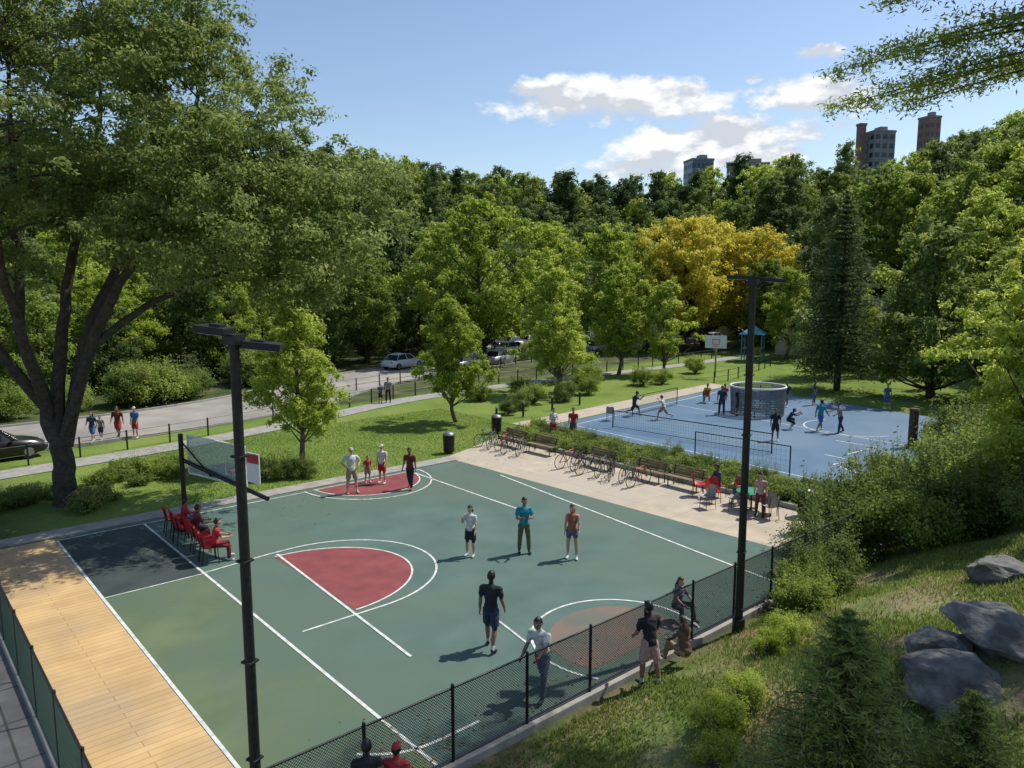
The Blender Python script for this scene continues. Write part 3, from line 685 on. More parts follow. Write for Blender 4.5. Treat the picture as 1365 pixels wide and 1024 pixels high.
# ------------------------------------------------------------------ vegetation
def big_tree(seed=3):
    rng=np.random.default_rng(seed);qb=QB()
    limbs=[([(0,0,-.1),(-.05,0,.8),(-.2,0,2.2),(-.4,.05,3.8)],.45,.33),
     ([(-.4,.05,3.6),(-1.2,.3,6.0),(-1.3,.6,9.5),(-.9,.2,14),(-.6,0,17.5)],.27,.04),
     ([(-.2,0,2.4),(.05,.2,6.2),(.25,1,10),(1.2,1.2,14),(1.6,1,17)],.28,.04),
     ([(-.05,-.1,1.9),(1.5,-.3,6.0),(3.3,-.8,8.9),(6,-1,11),(9,-1,12)],.26,.04),
     ([(0,.2,2.2),(1.0,.5,6.4),(2.7,1.5,10),(4.6,2,14),(5.4,2,16)],.25,.04),
     ([(-.4,0,3.6),(-2.4,-.5,6.4),(-5,-1,8.5),(-8,0,10.5)],.24,.04),
     ([(-.3,-.1,3.2),(-.1,-2,7.5),(.8,-4,11),(1,-5,14)],.22,.04),
     ([(1.5,-.3,6.0),(4.0,.2,7.9),(7.2,.8,9.2),(10,1,9.7)],.16,.03),
     ([(-1.3,.6,9.5),(-3,1.5,12),(-5.5,2,15)],.15,.04),
     ([(.25,1,10),(-1,3,13),(-1.5,4.5,16)],.14,.04),
     ([(2.7,1.5,10),(2.6,3.6,13),(3.5,5,15)],.14,.04)]
    nodes=[];nr=[]
    for pts,r0,r1 in limbs:
        c=curve(pts,22);c[4:]+=np.cumsum(rng.normal(size=(18,3))*.045,axis=0)
        r=np.linspace(r0,r1,22);
        if r0>.4: r[0]*=1.45;r[1]*=1.2;r[2]*=1.08
        qtube(qb,c,r,10)
        if r0<.4: nodes.append(c[7:]);nr.append(r[7:])
    nodes=np.concatenate(nodes);nr=np.concatenate(nr)
    cs=[];rs=[]
    for (c,r,n) in [((0.4,0,14.3),(8.4,7,5.6),165),((8.1,0,10.7),(4.2,4,3.4),74),((4.8,-1,13.0),(5.0,4,4.0),52),((-6,0,10),(4,4.5,3.4),40),((1,0,18.2),(5.2,4.5,2.8),40)]:
        k=0
        while k<n:
            p=rng.normal(size=3);p/=np.linalg.norm(p);q=rng.uniform(.3,1)**.5
            pt=np.array(c)+p*q*np.array(r)
            if pt[2]<8.6 and abs(pt[0]-1)<5: 
                k+=.2;continue
            cs.append(pt);rs.append(rng.uniform(.75,1.45));k+=1
    cs=np.array(cs)
    for c in cs:
        d=np.linalg.norm(nodes-c,axis=1)+.8*np.maximum(0,nodes[:,2]-c[2]);j=int(np.argmin(d));p0=nodes[j]
        mid=(p0+c)/2+np.array([0,0,.12*np.linalg.norm(c-p0)])
        qtube(qb,curve([p0,mid,c],6),np.linspace(min(.06,nr[j]*.6),.010,6),5)
    C2=[];R2=[]
    for c,r in zip(cs,rs):
        for _ in range(7):
            o=rng.normal(size=3)*np.array([.8,.8,.45])*r;C2.append(c+o);R2.append(r*rng.uniform(.3,.6))
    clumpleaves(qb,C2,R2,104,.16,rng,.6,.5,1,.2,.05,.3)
    return qb.mesh('shade_tree',[M_bark,L_big])
put('shade_tree',big_tree(),*V(-17.0,28.0),rot=-YAW)
yp=lambda t:(1-t)**.55*1.0+.08 if t>.22 else .5+t*2.2
T_young=[tree_mesh('young%d'%i,7.7,2.35+.2*i,1.8,20+i,L_lite,M_barkl,64,(.40,.85),620,.14,yp,.10,.85,.55,.15,4,.35) for i in range(3)]
for i,(x,y,s,r) in enumerate([(15.0,32.0,1.0,0),(26.9,36.1,.98,1.2),(39.3,40.3,1.2,2.5),(51.7,44.8,1.3,3.9),(54.8,42.1,1.12,5),(75.2,41.7,1.25,.6),(44.8,45.2,1.0,2.2)]):
    put('young_tree',T_young[i%3],x,y,rot=r,sc=s)
T_mid=[tree_mesh('mid%d'%i,15,5.8,2.6,40+i,L_mid if i else L_lite,M_bark,80,(1.0,2.0),450,.30,None,.3,.78,.55,.2,4,.3) for i in range(3)]
T_yel=tree_mesh('golden',14,6.4,2.6,50,L_yel,M_bark,80,(1.1,2.1),450,.30,None,.3,.78,.55,.2,4,.3)
def pv_(me,name,lat,dep,sc,rot=0):
    x,y=V(lat,dep);put(name,me,x,y,rot=rot,sc=sc)
pv_(T_mid[0],'broadleaf_tree',-2.8,78,1.12,0);pv_(T_mid[0],'broadleaf_tree',4,90,1.0,1);pv_(T_mid[1],'broadleaf_tree',-9,92,1.0,2)
pv_(T_mid[0],'broadleaf_tree',11.5,92,1.0,3);pv_(T_mid[2],'broadleaf_tree',16.5,98,.95,4)
pv_(T_yel,'golden_tree',20.5,92,1.12,0);pv_(T_yel,'golden_tree',30,95,1.05,2);pv_(T_yel,'golden_tree',25,98,1.18,4)
pv_(T_mid[0],'broadleaf_tree',44,72,.85,.5);pv_(T_mid[2],'broadleaf_tree',52,80,.9,1.5);pv_(T_mid[1],'broadleaf_tree',44,62,.72,4);pv_(T_mid[1],'broadleaf_tree',37,68,.62,1)
pv_(T_mid[0],'broadleaf_tree',47,90,.9,4.5);pv_(T_mid[1],'broadleaf_tree',30,90,.7,2.5);pv_(T_mid[2],'broadleaf_tree',39,54,.58,2.5);pv_(T_mid[0],'broadleaf_tree',56,68,.8,3.5);pv_(T_mid[0],'broadleaf_tree',33,72,.5,3.5)
pv_(T_mid[1],'broadleaf_tree',-28,72,.95,2);pv_(T_mid[0],'broadleaf_tree',-38,66,.9,3);pv_(T_mid[2],'broadleaf_tree',-15,78,.75,3.3);pv_(T_mid[0],'broadleaf_tree',-33,60,.6,3);pv_(T_mid[0],'broadleaf_tree',-24,66,.55,5)
T_con=conifer_mesh('spruce',15,3.6,1.8,5,34,11,.36,None,62,.26,.25)
pv_(T_con,'conifer_tree',25.3,58.2,.98);pv_(T_con,'conifer_tree',28.0,66,.8,1)
T_near=tree_mesh('nearlime',9.0,4.6,1.2,61,L_lite,M_bark,120,(.6,1.15),760,.13,None,.22,.7,.5,.2,4,.3)
pv_(T_near,'broadleaf_tree',17.2,22.5,.98,0)
T_near2=tree_mesh('nearmaple',9.5,4.2,1.5,62,L_mid,M_bark,100,(.7,1.2),520,.17,None,.22,.7,.5,.2,4,.3)
pv_(T_near2,'broadleaf_tree',27,33,1.0,0);pv_(T_near,'broadleaf_tree',31,40,1.0,2);pv_(T_near2,'broadleaf_tree',25.5,27.5,.85,4);pv_(T_near2,'broadleaf_tree',34,50,1.1,3)
def pine():
    rng=np.random.default_rng(9);qb=QB();qtube(qb,[(0,0,0),(.1,0,6),(0,.1,13),(0,0,19)],[.30,.24,.15,.04],9)
    C=[];Nn=[];lv=[]
    brs=[(rng.uniform(7.5,18),i*2.4,rng.uniform(2.2,4.2)) for i in range(30)]
    brs+=[(rng.uniform(8.6,13.2),math.pi+rng.uniform(-.8,.8),rng.uniform(4.4,6.8)) for i in range(46)]
    for z,a,L in brs:
        d=np.array([math.cos(a),math.sin(a),0]);p0=np.array([0,0,z]);p1=p0+d*L*.5+[0,0,.5];p2=p0+d*L+[0,0,.1]
        c=curve([p0,p1,p2],14);qtube(qb,c,np.linspace(.045,.008,14),5)
        side=np.array([-d[1],d[0],0])
        for j in range(3,14):
            for s in (-1,1):
                l=.95*rng.uniform(.6,1.15)*(1.2-j/18);e=c[j]+(side*s*.8+d*.6)*l+[0,0,rng.uniform(-.25,.15)]
                qtube(qb,[c[j],e],[.010,.003],3)
                n=80;u=rng.random(n)**.8;C.append(c[j]+(e-c[j])*(.1+.95*u[:,None])+rng.normal(size=(n,3))*np.array([.14,.14,.09]));Nn.append(rng.normal(size=(n,3))*.8+[0,0,.8]);lv.append(.3+.5*rng.random(n))
    leaves(qb,np.concatenate(C),np.concatenate(Nn),.11,rng,1,np.concatenate(lv),.3)
    return qb.mesh('pine_tree',[M_bark,L_mid])
pv_(pine(),'pine_tree',12.6,13.6,1.0,-YAW)
T_sap=conifer_mesh('sapling',3.5,1.15,.15,8,30,12,.095,L_sap,100,.2,.12)
pv_(T_sap,'pine_sapling',3.95,8.4,1.1);pv_(T_sap,'pine_sapling',5.2,7.9,.8,2)
def shrub_mesh(name,r,h,seed,mat,ls=.12,n=16,per=260):
    rng=np.random.default_rng(seed);qb=QB();cs=[];rs=[]
    for i in range(n):
        a=rng.random()*6.28;q=rng.random()**.5*r*.78;c=np.array([q*math.cos(a),q*math.sin(a),rng.uniform(.2,.9)*h*(1-.35*q/r)])
        cs.append(c);rs.append(rng.uniform(.18,.38)*r)
        qtube(qb,[(0,0,0),c*.5+[0,0,.05],c],[.03,.018,.006],4)
    clumpleaves(qb,cs,rs,per,ls,rng,.85,.5,1,.2,0,.35)
    S=[];
    for i in range(n):
        a=rng.random()*6.28;q=rng.random()**.5*r*.8;p=np.array([q*math.cos(a),q*math.sin(a),h*.6]);e=p+np.array([rng.normal()*.15,rng.normal()*.15,h*rng.uniform(.3,.6)])
        qtube(qb,[p,e],[.006,.002],3);u=rng.random(26)[:,None];S.append(p+(e-p)*u+rng.normal(size=(26,3))*.05)
    S=np.concatenate(S);leaves(qb,S,rng.normal(size=S.shape)+[0,0,.6],ls*.9,rng,1,.5+.4*rng.random(len(S)),.45)
    return qb.mesh(name,[M_barkl,mat])
S_d=[shrub_mesh('shrubd%d'%i,1.3,1.7,70+i,L_shr,.095,26,340) for i in range(2)]
S_m=[shrub_mesh('shrubm%d'%i,1.2,1.5,75+i,L_mid,.095,26,340) for i in range(2)]
S_l=shrub_mesh('shrubl',.9,1.2,79,L_lite,.07,24,340)
S_low=[shrub_mesh('lowplant%d'%i,.8,.55,90+i,(L_shr,L_mid)[i%2],.085,16,190) for i in range(3)]
rs_=random.Random(12)
for (lat,dep,s,k) in [(8.9,20.6,.9,0),(9.8,22.0,1.15,0),(10.7,23.6,1.3,1),(12.2,24.5,1.3,0),(13.6,25.2,1.4,2),(11.6,20.9,1.15,2),(13.4,22.2,1.35,0),(15.2,23.6,1.6,3),(15.5,26.5,1.6,1),(17.5,26.5,1.7,0),(17.8,29.5,1.6,2),(14.2,28.3,1.2,1),(20,30,1.8,3),(19.8,27,1.8,1),(22,33,1.7,0),(7.3,18.2,.7,2),(6.9,17.2,.62,3),(7.9,18.9,.8,1),(16.5,20.5,1.3,1),(18.5,24,1.7,2),(22.5,37,1.5,1),(24.5,36,1.6,3),(14.5,20,.9,0)]:
    x,y=V(lat,dep);put('shrub',(S_d+S_m)[k],x,y,rot=rs_.random()*6,sc=s)
for (lat,dep,s) in [(3.5,12.0,.62),(3.3,11.3,.5),(4.1,12.6,.5),(5.9,15.2,.55),(5.3,14.6,.45)]:
    x,y=V(lat,dep);put('shrub',S_l,x,y,rot=rs_.random()*6,sc=s)
for i in range(46):
    y=13.2+i*.385;x=26.3+(.9 if i%2 else 0)+rs_.uniform(-.15,.15)
    put('hedge_plant',S_low[i%3],x,y,rot=rs_.random()*6,sc=rs_.uniform(.8,1.15))
for i in range(30):
    y=12.5+i*.62;x=28.2+rs_.uniform(-.4,.4)
    put('hedge_plant',(S_m+S_d)[i%4],x,y,rot=rs_.random()*6,sc=rs_.uniform(.32,.55) if y<27 else rs_.uniform(.4,.6))
for i in range(34):
    x=rs_.uniform(-3,10.5);y=rs_.uniform(30.3,36.5) if x<7 else rs_.uniform(33,36.5)
    put('ground_cover_plant',S_low[i%3],x,y,rot=rs_.random()*6,sc=rs_.uniform(.7,1.3))
for (x,y,s) in [(13.5,30.3,.6),(14.2,30.0,.5),(12.7,30.8,.6),(33,37,.8),(35,38,.9),(37.5,37.5,.9),(41,38.5,.9),(43,41,.8),(36.5,41,.9),(48,39,1.0),(50,38.5,.8),(31,36,.6),(33,41.5,.9),(58,41,1),(46,43,1)]:
    put('shrub',(S_d+S_m)[rs_.randrange(4)],x,y,rot=rs_.random()*6,sc=s)
for i in range(26):
    x=rs_.uniform(-2,30);y=np.interp(x,RX,RY)+5.5+rs_.uniform(.3,4)
    put('shrub',(S_m+S_d+S_m)[rs_.randrange(6)],x,y,rot=rs_.random()*6,sc=rs_.uniform(1.0,2.1))
tcol=bpy.data.collections.new('forest_trees')
profs=[None,lambda t:math.sin(math.pi*min(1,t*.8+.2))**.5,lambda t:(1-t*.75)*.9+.1]
for i in range(8):
    lm=[L_for,L_for,L_for,L_mid,L_for,L_shr,L_mid,L_lite][i]
    me=tree_mesh('forest_tree%d'%i,13+i%3,5.0+.5*(i%2),1.6,100+i,lm,M_bark,44,(1.2,2.4),240,.40,profs[i%3],.28,.85,.6,.3,3,.28)
    o=bpy.data.objects.new('forest_tree_%d'%i,me);tcol.objects.link(o)
rng=np.random.default_rng(77);pts=[];sc=[];rt=[];ix=[]
dep=52
while dep<258:
    step=5.4+dep*.012
    lat=-1.0*dep-12
    while lat<1.0*dep+20:
        la=lat+rng.uniform(-.45,.45)*step;de=dep+rng.uniform(-.45,.45)*step;lat+=step*1.12
        x,y=V(la,de);ry=np.interp(x,RX,RY)
        ok=False
        if y>ry+(8 if x<52 else 17): ok=True
        if x>58 and y<36 and la>28: ok=True
        if x>84 and y<56 and de>85: ok=True
        for hx_,hy_ in HOUSES:
            if math.hypot(x-hx_,y-hy_)<7: ok=False
        if 26<la<34 and 55<de<78: ok=False
        if not ok: continue
        s=rng.uniform(.68,1.2)*(.8 if de<75 else 1.0)
        if abs(la)<25 and de<96: s*=.62
        pts.append((x,y,hz(x,y)-.2));sc.append(s);rt.append(rng.uniform(0,6.28))
        q=rng.random()
        if la>24: ix.append(int([0,3,5,6,7,2,6,7,1][rng.integers(0,9)]))
        elif q<.75: ix.append(int([0,1,2,4,5][rng.integers(0,5)]))
        else: ix.append(int([3,6,6,7][rng.integers(0,4)]))
    dep+=step
me=bpy.data.meshes.new('forest');me.from_pydata(pts,[],[])
for nm,ty,ar in (('scl','FLOAT',sc),('rotz','FLOAT',rt),('idx','INT',ix)):
    a=me.attributes.new(nm,ty,'POINT');a.data.foreach_set('value',ar)
fo=bpy.data.objects.new('forest',me);ROOT.objects.link(fo)
ng=bpy.data.node_groups.new('forest_scatter','GeometryNodeTree')
ng.interface.new_socket('Geometry',in_out='INPUT',socket_type='NodeSocketGeometry');ng.interface.new_socket('Geometry',in_out='OUTPUT',socket_type='NodeSocketGeometry')
N=ng.nodes;L=ng.links;gi=N.new('NodeGroupInput');go=N.new('NodeGroupOutput')
ci=N.new('GeometryNodeCollectionInfo');ci.inputs['Collection'].default_value=tcol;ci.inputs['Separate Children'].default_value=True;ci.inputs['Reset Children'].default_value=True
ip=N.new('GeometryNodeInstanceOnPoints');ip.inputs['Pick Instance'].default_value=True
def na(nm,ty):
    q=N.new('GeometryNodeInputNamedAttribute');q.data_type=ty;q.inputs['Name'].default_value=nm;return [s for s in q.outputs if s.enabled and s.name=='Attribute'][0]
cx=N.new('ShaderNodeCombineXYZ');L.new(na('rotz','FLOAT'),cx.inputs['Z'])
L.new(gi.outputs[0],ip.inputs['Points']);L.new(ci.outputs[0],ip.inputs['Instance']);L.new(na('idx','INT'),ip.inputs['Instance Index']);L.new(cx.outputs[0],ip.inputs['Rotation']);L.new(na('scl','FLOAT'),ip.inputs['Scale']);L.new(ip.outputs[0],go.inputs[0])
md=fo.modifiers.new('scatter','NODES');md.node_group=ng
def grass(name,n,reg,hh,mat,seed):
    rng=np.random.default_rng(seed);qb=QB();x,y=reg(rng,n);n=len(x);z=hgt(x,y)-.03
    a=rng.random(n)*6.28;h=hh*rng.uniform(.5,1.5,n);w=h*.14+.004;lean=rng.normal(size=(n,2))*.35*h[:,None]
    c=np.stack([x,y,z],1);t=np.stack([np.cos(a)*w,np.sin(a)*w,0*a],1);top=np.stack([lean[:,0],lean[:,1],h],1)
    v=np.stack([c-t,c+t,c+top*.6+t*.6,c+top],1).reshape(-1,3)
    qb.add(v,np.arange(n*4).reshape(-1,4),0,rng.random(n)*.7+.3*(.5+.5*np.sin(x*1.1)*np.sin(y*1.3)))
    o=bpy.data.objects.new(name,qb.mesh(name,[mat]));ROOT.objects.link(o)
def reg_bank(rng,n):
    x=rng.uniform(5,26,n);y=9.5-rng.random(n)**.8*9.5
    k=(np.sin(x*1.9+1)*np.sin(y*2.3)+np.sin(x*.7-y*1.1)+rng.normal(size=n)*.8)>-.2
    return x[k],y[k]
grass('grass',120000,reg_bank,.065,L_gr,5)
def reg_bank2(rng,n):
    x=rng.uniform(7,30,n);y=9.4-rng.random(n)*9.2
    k=(np.sin(x*.9+2)*np.sin(y*1.1+1)+.5*np.sin(x*2.7-y*1.3)+rng.normal(size=n)*.45)>-.05
    return x[k],y[k]
grass('grass',130000,reg_bank2,.085,L_grn,6)
def reg_lawn(rng,n):
    x=rng.uniform(9,29,n);y=29.1+rng.random(n)*11.5;k=(y<41+.1*(x-12));return x[k],y[k]
grass('grass',60000,reg_lawn,.05,L_grn,7)
rng=np.random.default_rng(31);qb=QB()
n=2600;x=rng.uniform(2.2,25,n);y=np.where(rng.random(n)<.5,10.0+np.abs(rng.normal(size=n))*.8,27.9-np.abs(rng.normal(size=n))*2.2)
k=rng.random(n)<np.where(x<8,1,.45);x=x[k];y=y[k];n=len(x)
leaves(qb,np.stack([x,y,np.full(n,.022)],1),rng.normal(size=(n,3))*.25+[0,0,1],.055,rng,0,rng.random(n),.7)
o=bpy.data.objects.new('fallen_leaves',qb.mesh('fallen_leaves',[L_fall]));ROOT.objects.link(o)
M_rock=mk('rock',(.27,.26,.25),(.10,.098,.095),2.6,.92,1.0,detail=14,c3=(.075,.073,.065),scale2=1.6)
def rock(lat,dep,sx,sy,sz,seed,dz=0):
    rng=np.random.default_rng(seed);import bmesh
    bm=bmesh.new();bmesh.ops.create_icosphere(bm,subdivisions=5,radius=1)
    pl=rng.normal(size=(18,3));pl/=np.linalg.norm(pl,axis=1)[:,None];dd=rng.uniform(.55,.92,18)
    from mathutils import noise as mn
    for v in bm.verts:
        p=np.array(v.co)
        for q,d in zip(pl,dd):
            k=p@q
            if k>d: p=p-q*(k-d)*.9
        nn=mn.fractal(Vector(p*2.2+seed),1.,2.,6);p=p*(1+.13*nn)
        v.co=(p[0]*sx,p[1]*sy,p[2]*sz)
    me=bpy.data.meshes.new('boulder');bm.to_mesh(me);bm.free();me.materials.append(M_rock)
    x,y=V(lat,dep);put('boulder',me,x,y,z=hz(x,y)+dz,rot=rng.random()*6)
rock(6.75,10.9,.95,.75,.48,1,.06);rock(7.9,11.4,1.0,.8,.52,2,.14);rock(7.0,11.7,.6,.5,.38,3,.1);rock(10.5,15.4,.75,.55,.42,4,.06);rock(1.75,8.75,.45,.32,.26,5,.05);rock(8.6,13.2,.35,.3,.2,7,.02);rock(5.6,10.6,.28,.22,.15,9,.0)
# ------------------------------------------------------------------ people
SKINS=[mk('skin_a',(.50,.30,.20),(.46,.27,.18),8,.55),mk('skin_b',(.26,.145,.09),(.23,.12,.08),8,.55),mk('skin_c',(.10,.055,.036),(.09,.048,.03),8,.55)]
HAIR=[mk('hair_black',(.012,.010,.009),(.008,.007,.006),30,.5),mk('hair_brown',(.07,.04,.02),(.045,.026,.014),30,.5)]
M_eye=mk('eye_dark',(.02,.015,.01),(.015,.01,.008),5,.2);M_eyew=mk('eye_white',(.7,.7,.68),(.65,.65,.62),5,.3);M_lip=mk('lips',(.30,.10,.08),(.25,.08,.07),5,.5)
def cloth(name,c): return mk('cloth_'+name,c,tuple(q*.72 for q in c),14,.9,.3)
C=dict(black=cloth('black',(.022,.025,.03)),navy=cloth('navy',(.03,.045,.09)),white=cloth('white',(.60,.60,.59)),teal=cloth('teal',(.03,.26,.34)),red=cloth('red',(.40,.04,.05)),maroon=cloth('maroon',(.16,.03,.035)),tan=cloth('tan',(.36,.25,.16)),denim=cloth('denim',(.09,.13,.20)),pink=cloth('pink',(.50,.30,.28)),grey=cloth('grey',(.24,.24,.25)),yellow=cloth('yellow',(.5,.38,.06)),rust=cloth('rust',(.33,.12,.07)),blue=cloth('blue',(.06,.14,.38)),cream=cloth('cream',(.5,.45,.36)),olive=cloth('olive',(.12,.13,.06)),brown=cloth('brown',(.15,.095,.065)))
def loft(pts,radii,ref,cap=True,n=12):
    pts=[np.array(p,float) for p in pts];m=len(pts);V_=[];F=[]
    for i in range(m):
        d=pts[min(i+1,m-1)]-pts[max(i-1,0)];d=d/(np.linalg.norm(d)+1e-9)
        a=np.array(ref,float);a=a-d*(a@d);a/=np.linalg.norm(a)+1e-9;b=np.cross(d,a)
        r=radii[i];rx,ry=(r if isinstance(r,tuple) else (r,r))
        for j in range(n):
            t=2*math.pi*j/n;V_.append(pts[i]+a*rx*math.cos(t)+b*ry*math.sin(t))
    for i in range(m-1):
        for j in range(n): F.append((i*n+j,i*n+(j+1)%n,(i+1)*n+(j+1)%n,(i+1)*n+j))
    F.append(tuple(range(n))[::-1]);F.append(tuple((m-1)*n+j for j in range(n)))
    return V_,F
def dirv(sw,ab,side):
    return np.array([side*math.sin(ab),math.cos(ab)*math.sin(sw),-math.cos(ab)*math.cos(sw)])
POSES={
 'stand':dict(L=(2,4,2),R=(-3,6,3),la=(6,9,14,0),ra=(-4,10,18,0),lean=1),
 'relaxed':dict(L=(8,6,12),R=(-3,5,2),la=(10,10,22,4),ra=(-6,8,18,0),lean=0),
 'walk':dict(L=(24,3,6),R=(-20,3,22),la=(-22,7,14,0),ra=(22,7,20,0),lean=4),
 'stroll':dict(L=(13,4,4),R=(-11,4,12),la=(-8,8,10,0),ra=(10,8,14,0),lean=2),
 'hold':dict(L=(4,6,3),R=(-2,5,4),la=(25,8,80,35),ra=(20,10,85,35),lean=2),
 'hips':dict(L=(3,9,2),R=(-2,8,2),la=(-22,38,75,60),ra=(-22,38,75,60),lean=0),
 'phone':dict(L=(2,3,1),R=(0,5,4),la=(8,8,15,0),ra=(35,10,115,15),lean=2),
 'reach':dict(L=(18,8,10),R=(-16,8,14),la=(40,12,20,0),ra=(55,10,15,0),lean=16),
 'bend':dict(L=(26,8,14),R=(-20,6,10),la=(35,8,30,8),ra=(15,8,25,0),lean=14),
 'run':dict(L=(48,4,40),R=(-25,4,60),la=(-45,10,80,0),ra=(50,10,85,0),lean=14),
 'rail':dict(L=(6,5,4),R=(-8,6,3),la=(14,7,35,12),ra=(10,8,30,8),lean=5),
 'sit':dict(L=(84,8,82),R=(80,10,86),la=(30,10,50,20),ra=(28,10,55,20),lean=8),
 'ground':dict(L=(108,10,95),R=(100,16,88),la=(38,8,22,14),ra=(42,8,22,14),lean=10),
 'crouch':dict(L=(95,15,120),R=(70,15,115),la=(60,10,50,10),ra=(60,10,50,10),lean=30)}
def person_mesh(pose,top,bottom,skin,hair,shoes,female=False,legs='short',sleeve=True,long_hair=False,cap=None,head=0,tank=False,vox=.015):
    P=dict(POSES[pose])
    parts=[]
    lean=rad(P['lean'])
    def tq(p):
        x,y,z=p;z0=.95;dz=z-z0;return np.array([x,y*math.cos(lean)+dz*math.sin(lean),z0+dz*math.cos(lean)-y*math.sin(lean)])
    sw=.93 if female else 1.0
    def add(pts,rs,label,ref=(1,0,0)):
        v,f=loft(pts,rs,ref);parts.append((v,f,label,np.array(pts,float),[ (sum(r)/2 if isinstance(r,tuple) else r) for r in rs]))
    hipw=.17 if female else .158
    tp=[(0,0,.90),(0,0,.97),(0,-.005,1.07),(0,0,1.20),(0,.005,1.32),(0,-.005,1.40),(0,-.01,1.445)]
    tr=[(hipw-.004,.12),(hipw+.002,.124),(.140*sw,.108),(.158*sw,.116),(.182*sw,.12),(.178*sw,.10),(.10*sw,.07)]
    add([tq(p) for p in tp],tr,'top')
    add([np.array((0,0,.80)),np.array((0,0,.88)),np.array((0,0,.955))],[(.125,.095),(hipw-.002,.115),(hipw-.012,.11)],'bottom')
    if female: add([tq((-.07,.085,1.27)),tq((0,.095,1.265)),tq((.07,.085,1.27))],[.055,.05,.055],'top',(0,0,1))
    add([tq((0,-.015,1.40)),tq((0,-.005,1.47)),tq((0,.01,1.54))],[.066,.056,.053],'skin')
    hc=tq((0,.02,1.632));hr=np.array([.080,.100,.122])
    hd=rad(head);ch,sh=math.cos(hd),math.sin(hd)
    def hq(x,y,z): return hc+np.array([x*ch+y*sh,-x*sh+y*ch,z])
    Vv=[];F=[];sgn=14;rg=10
    for i in range(rg+1):
        ph=math.pi*i/rg
        for j in range(sgn):
            t=2*math.pi*j/sgn;x=hr[0]*math.sin(ph)*math.cos(t);y=hr[1]*math.sin(ph)*math.sin(t);z=hr[2]*math.cos(ph)
            if z<0: k=1-.30*(-z/hr[2]);x*=k;y=y*(1-.12*(-z/hr[2]))+.012*(-z/hr[2])
            Vv.append(hq(x,y,z))
    for i in range(rg):
        for j in range(sgn): F.append((i*sgn+j,(i+1)*sgn+j,(i+1)*sgn+(j+1)%sgn,i*sgn+(j+1)%sgn))
    parts.append((Vv,F,'skin',np.array([hq(0,.01,-.05),hq(0,.015,.02)]),[.08,.088]))
    add([hq(0,.09,.015),hq(0,.108,-.012),hq(0,.114,-.03),hq(0,.095,-.038)],[.009,.013,.016,.011],'skin')
    for side,key in ((-1,'la'),(1,'ra')):
        s_,ab,el,inn=P[key];s_,ab,el,inn=map(rad,(s_,ab,el,inn))
        sh0=tq((side*(.195 if not female else .172),-.005,1.385))
        d1=dirv(s_+lean*.3,ab,side);e1=sh0+d1*.275
        d2=dirv(s_+el+lean*.3,ab*.5,side);d2=d2+np.array([-side*math.sin(inn),0,0]);d2/=np.linalg.norm(d2);w1=e1+d2*.235
        k=.88 if female else 1
        add([tq((side*.10,-.005,1.385)),sh0,sh0+d1*.05],[.063*k,.066*k,.058*k],'top' if not tank else 'skin',(0,1,0))
        add([sh0,sh0+d1*.14,e1],[.056*k,.050*k,.041*k],'skin' if sleeve!='long' else 'top',(0,1,0))
        add([e1-d1*.01,e1+d2*.07,w1],[.041*k,.043*k,.029*k],'skin' if sleeve!='long' else 'top',(0,1,0))
        if sleeve is True: add([sh0-d1*.02,sh0+d1*.08,sh0+d1*.165],[.070*k,.070*k,.070*k],'top',(0,1,0))
        P[key+'_w']=(w1,d2,side)
    for side,key in ((-1,'L'),(1,'R')):
        s_,ab,kn=map(rad,P[key]);h0=np.array((side*.088,0,.905))
        d1=dirv(s_,ab,side);k0=h0+d1*.425;d2=dirv(s_-kn,ab*.4,side);a0=k0+d2*.40
        add([h0,h0+d1*.2,k0],[.086,.078,.060],'skin' if legs!='long' else 'bottom',(0,1,0))
        add([k0-d1*.01,k0+d2*.12,k0+d2*.28,a0],[.058,.060,.045,.037],'skin' if legs!='long' else 'bottom',(0,1,0))
        if legs=='long': add([h0,h0+d1*.2,k0,k0+d2*.2,a0-d2*.03],[.098,.088,.072,.068,.056],'bottom',(0,1,0))
        elif legs=='short': add([h0-d1*.02,h0+d1*.18,h0+d1*.35],[.100,.102,.102],'bottom',(0,1,0))
        else: add([h0-d1*.02,h0+d1*.08,h0+d1*.17],[.098,.098,.097],'bottom',(0,1,0))
        fa=max(-.5,min(.9,(s_-kn)*.6));fd=np.array([side*.12,math.cos(fa),math.sin(fa)]);fd/=np.linalg.norm(fd)
        up=np.array([0,0,1]) if abs(fa)<.7 else np.array([0,-.5,.8])
        add([a0-fd*.055-up*.035,a0-up*.04,a0+fd*.08-up*.05,a0+fd*.15-up*.058,a0+fd*.185-up*.06],[(.032,.032),(.038,.047),(.044,.036),(.044,.028),(.030,.020)],'shoe',(1,0,0))
        add([a0+d2*-.07,a0+d2*.02],[.042,.044],'sock',(0,1,0))
    Vv=[];F=[]
    for i in range(rg+1):
        ph=math.pi*i/rg*.62
        for j in range(sgn):
            t=2*math.pi*j/sgn;x=hr[0]*1.13*math.sin(ph)*math.cos(t);y=hr[1]*1.1*math.sin(ph)*math.sin(t)-.014;z=hr[2]*1.1*math.cos(ph)+.006
            if math.sin(t)>0 and z<.055: z=.055;y=min(y,.088)
            Vv.append(hq(x,y,z))
    for i in range(rg):
        for j in range(sgn): F.append((i*sgn+j,(i+1)*sgn+j,(i+1)*sgn+(j+1)%sgn,i*sgn+(j+1)%sgn))
    F.append(tuple(rg*sgn+j for j in range(sgn)))
    parts.append((Vv,F,'hair',np.array([hq(0,-.03,.05),hq(0,0,.06)]),[.095,.09]))
